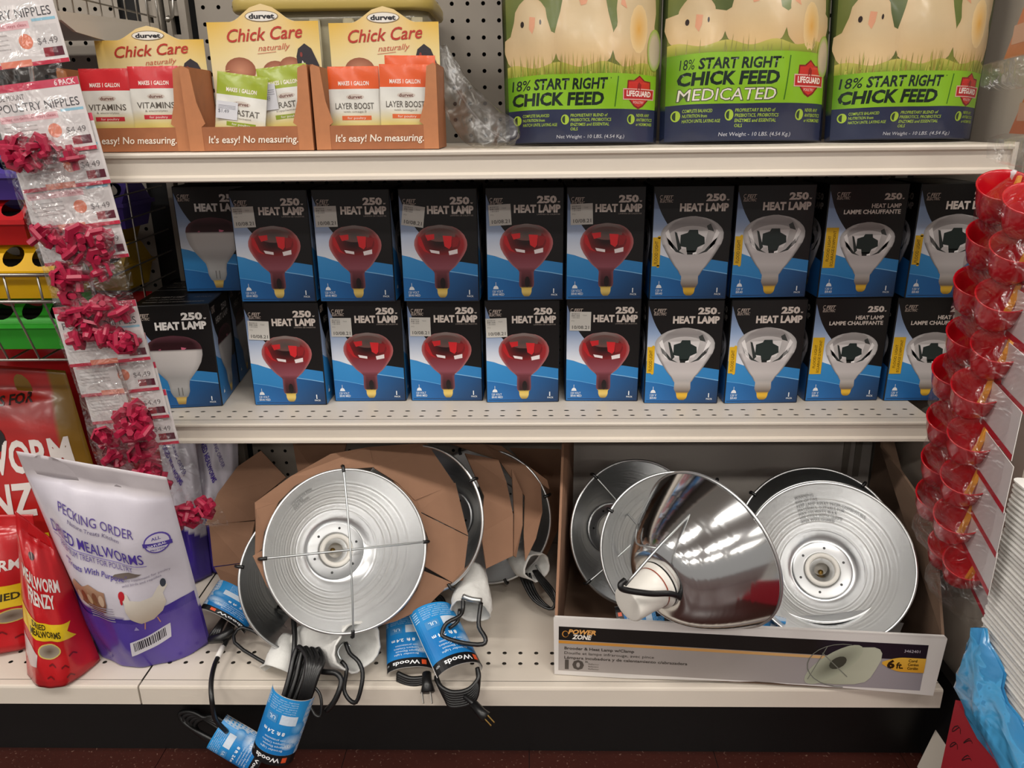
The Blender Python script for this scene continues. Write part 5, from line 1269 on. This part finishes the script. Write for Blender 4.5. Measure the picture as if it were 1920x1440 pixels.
def feeder(label, x1, y, z, col, group=None, L=.34, d=.1, h=.062, tone=None):
    t = thing('chick_feeder', label, 'feeder', (x1-L, y, z), group=group)
    m = mat('feeder_'+col, tone, .3)
    # trough: tapered tray
    r0 = [(0, .012, 0), (L, .012, 0), (L, d-.012, 0), (0, d-.012, 0)]; 
    rr = [[(.006+(L-.012)*(p[0] > 0), p[1], 0) for p in r0], [(0+L*(p[0] > 0), 0 if p[1] < d/2 else d, h*.5) for p in r0], [(-.004+(L+.008)*(p[0] > 0), -.004 if p[1] < d/2 else d+.004, h*.5) for p in r0], [(-.004+(L+.008)*(p[0] > 0), -.004 if p[1] < d/2 else d+.004, h*.5+.006) for p in r0]]
    G().add(loft(rr)).make('trough', m, t)
    n = 8; pw = L/n; e2 = V((0, d*.32, h*.5)); l2 = e2.length; e2n = e2.normalized()
    g = G(); g.add(holeplate(n, 1, pw, l2, pw*.36, l2*.36, V((0, 0, h*.5+.006)), V((1, 0, 0)), e2n, 16))
    e3 = V((0, -d*.32, h*.5)).normalized(); g.add(holeplate(n, 1, pw, l2, pw*.36, l2*.36, V((0, d, h*.5+.006)), V((1, 0, 0)), e3, 16))
    a_, b_ = V((0, 0, h*.5+.006))+e2, V((0, d, h*.5+.006))+V((0, -d*.32, h*.5))
    g.add(([a_, a_+V((L, 0, 0)), b_+V((L, 0, 0)), b_], [(0, 1, 2, 3)]))
    for X in (0, L): g.add(([V((X, 0, h*.5+.006)), V((X, d, h*.5+.006)), b_+V((X, 0, 0)), a_+V((X, 0, 0))], [(0, 1, 2, 3)]))
    g.make('lid', m, t)
    G().box((L/2, d/2, h*.5+.0068), (L-.006, d-.008, .001)).make('hollow_shade', M_DARK, t)  # black sheet under the lid, painted shade seen through the holes
    return t
TN = {'green': '#2f9c2a', 'yellow': '#d9a912', 'red': '#b8161a', 'purple': '#4a3a8c'}
zf = bz_b+.012
for kk, (c, x1, z) in enumerate((('green', by(112, 600, YF+.02).x, zf), ('yellow', by(95, 480, YF+.02).x, zf+.083), ('red', by(40, 400, YF+.02).x, zf+.16), ('purple', by(40, 330, YF+.02).x, zf+.222))):
    if c == 'green': feeder('green plastic trough feeder lowest in the wire basket', x1, YF+.045, z, c, tone=TN[c], h=.072)
    else: feeder('%s plastic trough feeder stacked in the wire basket' % c, x1, YF+.02, z, c, tone=TN[c], h=.072 if c == 'yellow' else .06)
feeder('purple plastic feeder at the back of the basket, end showing past the packs', -.04, .27, by(235, 430, .28).z-.0, 'purple', tone=TN['purple'], h=.07)
feeder('gold plastic feeder at the back of the basket beside the heat lamp boxes', -.055, .27, by(235, 545, .28).z, 'gold', tone='#a5811a', h=.07)
feeder('gold plastic feeder stacked on another at the back of the basket', -.065, .27, by(225, 545, .28).z+.072, 'gold', tone='#a5811a', h=.05)
# upper shelf bracket and fence of the left section
lb = thing('gondola_shelf', 'cream shelf end of the left section with wire fence above', 'shelf', (-.2, .25, by(115, 20, .1).z))
P = [bx(114, 22, -.0), bx(310, 50, -.0), bx(300, 90, 0), bx(215, 72, -.0), bx(155, 51, -.0), bx(140, 50, 0), bx(125, 42, -.0)]
zf_ = P[0].z
P = [V((.012, .095, 1.128)), V((.004, .41, 1.147)), V((.004, .41, 1.085)), V((.01, .22, 1.103)), V((.012, .13, 1.107)), V((.012, .1, 1.118))]
G().add(slabg(P, .004, V((1, 0, 0)))).make('bracket', M_BEIGE, lb, world=True)
G().box((-.3, .25, 1.125), (.6, .3, .004)).make('deck', M_BEIGE, lb, world=True)
G().box((-.3, .097, 1.112), (.6, .006, .036)).make('front_lip', M_BEIGE, lb, world=True)
for z in (1.15, 1.185): G().tube([(.006, .1, z), (.0, .4, z+.006)], .0014, 5).make('fence_wire', M_STEEL, lb, True, True)
for k in range(9): G().tube([(.005, .11+k*.036, 1.128), (.004, .11+k*.036, 1.21)], .0012, 5).make('fence_wire', M_STEEL, lb, True, True)
pk = thing('peg_hook', 'thin chrome hook hanging on the upright', 'hook', (.02, .4, 1.15))
G().tube(smoothpts([(.03, .412, 1.21), (.03, .4, 1.17), (.034, .385, 1.155), (.032, .37, 1.15)], 3), .002, 6).make('hook_wire', M_STEEL, pk, True, True)
G().tube([(.032, .375, 1.152), (.032, .368, 1.148)], .004, 8).make('hook_tip', M_STEEL, pk, True, True)
# ================================================================== hanging packs of red nipples
def nipple_mesh():
    g = G(); g.add(latheg([(.0001, .013), (.003, .013), (.0042, .009), (.0048, .0), (.0048, -.004)], 8))
    g.add(latheg([(.0115, .002), (.0125, -.001), (.0105, -.003), (.005, -.003)], 6)); g.add(latheg([(.0035, -.003), (.0035, -.012), (.0001, -.012)], 6)); g.box((0, 0, .004), (.02, .005, .007)); return g
NIP = None
def nip_art(cw, ch, front):
    a = Art(); a.rect(0, 0, cw, ch, '#d9d3d2', 1); a.rect(0, 0, cw, .0045, '#c02c46', 2); a.rect(0, ch-.009, cw, ch, '#c9405a', 2)
    a.text('6 PACK', cw-.004, ch-.0075, .006, '#f0dfe0', 3, align='R', w=.026, bold=.02)
    a.text('SIDE MOUNT', .006, ch-.0185, .006, '#5d5556', 3, w=.036, bold=0); a.text('POULTRY NIPPLES', .006, ch-.032, .0095, '#3c3a40', 3, w=cw-.012, bold=.0, res=3)
    a.rect(.004, ch-.044, cw*.68, ch-.036, '#e2b3b8', 2); a.text('water on demand, stays clean', .006, ch-.0415, .0035, '#b04a58', 3, w=cw*.6, bold=0); a.rect(cw*.72, ch-.0375, cw-.003, ch-.0345, '#8fc0d4', 2)
    for k in range(4): a.rect(.006, ch-.05-k*.005, cw*.42, ch-.0485-k*.005, '#b5aead', 2)
    a.ell(cw*.6, ch-.058, .0085, .0085, '#d8724e', 2, 16, 1)
    a.rect(cw*.72, .012, cw*.97, ch-.042, '#cfcac9', 2); a.text('$4.49', cw*.72, .022, .007, '#6d6768', 3, w=cw*.22, bold=0); a.rect(cw*.76, .008, cw*.86, .018, '#8c1828', 3); a.rect(cw*.86, .008, cw*.97, .018, '#5a2030', 3)
    a.rect(.03, .0005, .068, .0075, '#e0836a', 3)
    return a
NCARD = None
def nipple_pack(label, u, v, y, roll, n, seed, group=None, yaw=0, cl=(0, 0), bh=.2):
    global NIP, NCARD
    c = by(u, v, y); cw, ch = .113, .085
    Mx = Matrix.Translation(c) @ Matrix.Rotation(math.radians(yaw), 4, 'Z') @ Matrix.Rotation(math.radians(-roll), 4, 'Y')
    t = thing('nipple_pack', label, 'hanging pack', mtx=Mx, group=group)
    if NCARD is None:
        k = G().box((0, 0, 0), (cw, .0007, ch)).make('header_card', M_WHITEC, t)
        q = nip_art(cw, ch, 1).build('card_print', planemap((-cw/2, -.0005, -ch/2), (1, 0, 0), (0, 0, 1), (0, -1, 0)), M_PRINT, t, step=.0001); NCARD = [k, q]
    else:
        for o in NCARD: d = o.copy(); COL.objects.link(d); d.parent = t
    rn = random.Random(seed); N1, N2 = 12, 16; bw = .104; vs = []; fs = []
    z0 = ch/2-.02
    for sg in (-1,):
        for j in range(N2+1):
            for i in range(N1+1):
                uu, vv = i/N1, j/N2
                th = .013*(math.sin(math.pi*uu)**.7)*math.sin(math.pi*min(1, vv*.95+.02))**.8+.0015*math.sin(uu*17+vv*9+seed)+.001*math.sin(vv*31+uu*7)
                vs.append(((uu-.5)*bw+.002*math.sin(vv*9+seed)+cl[0]*vv, sg*max(.0005, th)-.013, z0-vv*bh))
    R = N1+1; Q = R*(N2+1)
    for j in range(N2):
        for i in range(N1): a_ = j*R+i; fs += [(a_, a_+1, a_+R+1, a_+R)]
    mesh('clear_bag', vs, fs, M_FILM, t, True)
    for k in range(n):
        if NIP is None: NIP = nipple_mesh().make('nipple', M_PINK, t, False); o = NIP
        else: o = NIP.copy(); COL.objects.link(o); o.parent = t
        o.location = (rn.uniform(-.038, .038)+cl[0]*.8, -.014+rn.uniform(-.004, .004), z0-bh+.016+abs(rn.gauss(0, .016)))
        o.rotation_euler = (rn.uniform(0, 6.3), rn.uniform(0, 6.3), rn.uniform(0, 6.3)); s_ = rn.uniform(1.2, 1.5); o.scale = (s_, s_, s_)
    return t
st = thing('clip_strip', 'clear plastic merchandising strip behind the nipple packs', 'strip', by(100, 420, .068))
G().tube(smoothpts([by(30, -60, .067), by(75, 220, .067), by(140, 430, .067), by(205, 640, .067), by(262, 800, .067)], 4), .003, 4).make('strip_band', film('strip_plastic', '#e6e2e0', .6, gloss=True), st, True, True)
for k in range(9):
    pass
PK = [(24, 54), (80, 222), (108, 288), (128, 366), (146, 430), (192, 626), (212, 685), (232, 738), (252, 788)]
for k, (u, v) in enumerate(PK):
    lab = ['hanging pack of red poultry nipples topmost on the strip', 'hanging pack of red poultry nipples second on the strip', None, None, None, 'hanging pack of red nipples, its whole card showing beside the heat lamp boxes', None, None, 'hanging pack of red nipples lowest on the strip, above the white bag'][k]
    nipple_pack(lab or 'hanging pack of red poultry nipples half covered by the pack above', u, v, .036+.003*k+(.02 if k > 5 else 0), 6-1.0*(k > 4), 9, 30+k, None if lab else 'half covered nipple packs', yaw=2, cl=(.004*(k % 3-1)+(.05 if k == 8 else 0), 0), bh=.195 if k < 5 else (.18 if k < 8 else .2))
# ================================================================== hanging packs of red drinker cups
DV = V((-.26, -.965, 0)).normalized(); NV = V((-DV.y*-1, 0, 0)); NV = V((DV.y, -DV.x, 0))   # card runs toward the aisle, cups on its inner face
if NV.dot(CAM-V((1.16, 0, .7))) < 0: NV = -NV
CUPS = {}
def cup_pack(label, uL, vL, uR, vR, group=None, y0=-.0):
    pL = by(uL, vL, .015); pR = by(uR, vR, -.035)
    t = thing('drinker_cup_pack', label, 'hanging pack', (pL+pR)/2, group=group)
    for i, p in enumerate((pL, pR)):
        zup = (V((0, 0, 1))+cdir(.05, .1, 1)*.5).normalized(); x = (RT-zup*RT.dot(zup)).normalized(); y = zup.cross(x)
        R = Matrix((x, y, zup)).transposed().to_4x4(); Ml = Matrix.Translation(p-WM[t.name].translation) @ R @ Matrix.Rotation(math.radians(-8), 4, 'Y') @ Matrix.Scale(1.16, 4)
        if 'c' not in CUPS:
            n = 28; rings = []
            for r, z, w in ((.0275, .0, 1), (.0288, .0006, 1), (.029, -.0008, 1), (.0275, -.004, 1), (.0252, -.018, .97), (.021, -.033, .93), (.013, -.042, .9), (.0015, -.044, .9)):
                rings.append([(r*math.cos(a), r*w*.82*math.sin(a), z+(.006*math.sin(a) if z > -.006 else 0)) for a in [k/n*2*math.pi for k in range(n)]])
            inn = [[(x_*.93, y_*.93, z_+.0012) for x_, y_, z_ in r] for r in rings[3:]]
            o = G().add(loft(rings[::-1]+inn[:1]+inn[1:], True, True)).make('drinker_cup', M_RED, t, True)
            tr = G().add(loft([[(.004+a*w+dx, -.004+b*w*.7+dy, z) for a, b in ((-1, -1), (1, -1), (1, 1), (-1, 1))] for z, w, dx, dy in ((-.03, .003, 0, 0), (-.012, .0026, .006, .004), (-.003, .0024, .011, .01), (.003, .002, .014, .014))])).make('trigger', M_YEL, o)
            sc = G().add(latheg([(.0001, .006), (.0035, .005), (.004, .001), (.004, -.008)], 10, Matrix.Translation(V((.016, .02, .0))))).make('screw_post', mat('clear_knob', '#d9cfd2', .2), o, True)
            o.matrix_local = Ml; CUPS['c'] = (o, tr, sc)
        else:
            o0, tr0, sc0 = CUPS['c']; o = o0.copy(); COL.objects.link(o); o.parent = t; o.matrix_local = Ml
            for q in (tr0, sc0): d = q.copy(); COL.objects.link(d); d.parent = o
    c = (pL+pR)/2-NV*.034
    cw, ch = .15, .06
    P0 = pL-NV*.03+DV*.0+V((0, 0, -.062)); M0 = P0
    vs, fs = slabg([P0, P0+DV*cw, P0+DV*cw+V((0, 0, ch)), P0+V((0, 0, ch))], .0008, NV)
    card = mesh('header_card', vs, fs, M_WHITEC, t, world=True)
    a = Art(); a.rect(0, 0, cw, ch, '#dcd5d4', 1); a.rect(0, 0, cw, .0075, '#c01c30', 2)
    a.build('card_print', planemap(P0, DV, (0, 0, 1), NV), M_PRINT, t, world=True)
    # clear bag around the pair
    n1, n2 = 10, 8; vs = []; fs = []
    for sg in (1,):
        for j in range(n2+1):
            for i in range(n1+1):
                uu, vv = i/n1, j/n2; e = math.sin(math.pi*uu)**.6*math.sin(math.pi*(.1+.8*vv))**.7
                vs.append(P0+NV*(.0015+sg*(.07*e+.003*math.sin(uu*13+vv*8)))+DV*(uu*cw*.9-.012)+V((0, 0, -.006+vv*.085)))
    R_ = n1+1; Q_ = R_*(n2+1)
    for j in range(n2):
        for i in range(n1): a_ = j*R_+i; fs += [(a_, a_+1, a_+R_+1, a_+R_)]
    mesh('clear_bag', vs, fs, M_FILM, t, True, world=True)
    return t
PAIRS = [(1886, 347, 1938, 372), (1866, 437, 1912, 460), (1841, 527, 1884, 552), (1826, 622, 1874, 646), (1798, 692, 1836, 722), (1787, 782, 1828, 812), (1776, 859, 1814, 892), (1765, 925, 1800, 965), (1787, 1020, 1817, 1051)]
for k, q in enumerate(PAIRS):
    lab = 'pair of red drinker cups highest on the strip, above the other cups' if k == 0 else ('pair of red drinker cups lowest on the strip by the white stack' if k == 8 else 'pair of red drinker cups with yellow triggers hanging before a white card')
    cup_pack(lab, *q, group=None if k in (0, 8) else 'red drinker cup packs')
rs = thing('clip_strip', 'narrow plastic strip holding the red cup packs', 'strip', by(1890, 600, .0))
G().tube([by(1930, 250, .03), by(1895, 560, .03), by(1850, 800, .03), by(1826, 1010, .03)], .0035, 4).make('strip_band', MATS['strip_plastic'], rs, True, True)
# orange carded packs above them
for k, (v0, v1, ul) in enumerate(((45, 112, 1882), (185, 250, 1892))):
    c = by(ul+50, (v0+v1)/2, -.02); t = thing('carded_pack', ['orange carded pack in clear plastic, upper of two', 'orange carded pack in clear plastic, just above the red cups'][k], 'hanging pack', c)
    P0 = by(ul, v1, .02); cw, ch = .13, .062
    G().add(slabg([P0, P0+DV*cw, P0+DV*cw+V((0, 0, ch)), P0+DV*.05+V((0, 0, ch))], .001, NV)).make('header_card', M_WHITEC, t, world=True)
    a = Art(); a.xregion(0, cw, 0, lambda x: min(ch, x/.05*ch), lambda x, y: cmix(hx('#c8785a'), hx('#c9622c'), (y-.02)*30) if y > .012 else hx('#c4714e'), 16, 6, 1)
    a.rect(.02, .014, .075, .034, '#cfa08c', 2); a.build('card_print', planemap(P0, DV, (0, 0, 1), NV), M_PRINT, t, world=True)
    Q0 = P0-V((0, 0, .034))
    G().add(loft([[Q0+DV*x+NV*y+V((0, 0, z)) for x, y in ((0, .001), (cw, .001), (cw, .022*e), (0, .022*e))] for z, e in ((0, .4), (.006, .9), (.028, 1), (.034, .3))])).make('clear_blister', M_FILM, t, True, True)
# ================================================================== stack of white trays in a blue bag
SC = at(1893, 892, .93); SX = V((-.05, -1, 0)).normalized(); SY = V((-DV.y, DV.x, 0)); 
if SY.x < 0: SY = -SY
tray0 = None; TP = .0066; zt0 = SC.z; nt_ = int((zt0-.236)/TP)
rn = random.Random(21)
base_z = zt0-nt_*TP
for k in range(nt_):
    z = zt0-(k+1)*TP
    if tray0 is None:
        L_, D_ = .30, .20; n = 5
        o = G().add(loft([[(SX*(x+L_/2)+SY*(y+D_/2)+V((0, 0, zz))) for x, y in rrect(L_*s, D_*s, .012)] for s, zz in ((.955, 0), (.985, .0014), (1, .0036), (1.0, .0052))])).make('white_foam_tray', mat('white_foam_sheet', '#efede9', .7), None, False); tray0 = o; base = o.location.copy()
    else: o = tray0.copy(); COL.objects.link(o)
    o.location = V((SC.x, SC.y, z))+base+SX*rn.uniform(-.001, .001)+SY*rn.uniform(-.0012, .0012)
    finish(o, 'white foam tray in the tall stack beside the red cups', 'tray', 'stacked white foam trays')
stand = thing('red_box', 'red card box with black handwriting under the white stack', 'box', (SC.x+.15, SC.y-.1, 0))
bh = base_z-.001
cc = [SC+SX*a+SY*b for a, b in ((-.004, -.004), (.32, -.004), (.32, .21), (-.004, .21))]
G().add(loft([[V((p.x, p.y, z)) for p in cc] for z in (.0005, bh)])).make('box_body', mat('red_card', '#a8202e', .6), stand, world=True)
a = Art()
for (x, y, sc_) in ((.016, .205, .55), (.018, .18, .5), (.045, .212, .5), (.05, .188, .55)):
    pts = [(x+sc_*.02*math.cos(k*.7)*(1-.05*k), y+sc_*.018*math.sin(k*.9+x*20)) for k in range(9)]
    for p, q in zip(pts, pts[1:]): a.line(p[0], p[1], q[0], q[1], .0012, '#2a1216', 2)
a.build('handwriting', planemap(V((cc[0].x, cc[0].y, 0)), SX, (0, 0, 1), -SY), M_PRINTM, stand, world=True)
# blue bag slipped down the stack
bb = thing('blue_plastic_bag', 'translucent blue plastic bag slipped down around the white stack', 'plastic bag', (SC.x, SC.y-.1, .2))
M_BLUE = film('blue_film', '#4fb0ea', .38, .22, 18, .7)
Lc = [(1843, 1176), (1822, 1205), (1808, 1225), (1796, 1262), (1790, 1288), (1800, 1312), (1815, 1340), (1838, 1385), (1868, 1440), (1890, 1480)]
Rc = [(1847, 1178), (1856, 1205), (1862, 1230), (1872, 1262), (1882, 1290), (1893, 1318), (1905, 1345), (1925, 1385), (1960, 1440), (1990, 1480)]
xp = SC.x-.012; NR = 9; vs = []; fs = []
for j, (l, r) in enumerate(zip(Lc, Rc)):
    for i in range(NR+1):
        q = i/NR; p = bx(lerp(l[0], r[0], q), lerp(l[1], r[1], q), xp)
        bul = .012*math.sin(math.pi*q)**.7+.004*math.sin(q*14+j*1.3)+.003*math.sin(j*2.1+q*5); vs.append(p+V((-bul, 0, 0)))
n0 = len(vs); vs += [p+V((.004, 0, 0)) for p in vs]
for j in range(len(Lc)-1):
    for i in range(NR): a_ = j*(NR+1)+i; fs += [(a_, a_+1, a_+NR+2, a_+NR+1), (n0+a_, n0+a_+NR+1, n0+a_+NR+2, n0+a_+1)]
mesh('film', vs, fs, M_BLUE, bb, True, world=True)
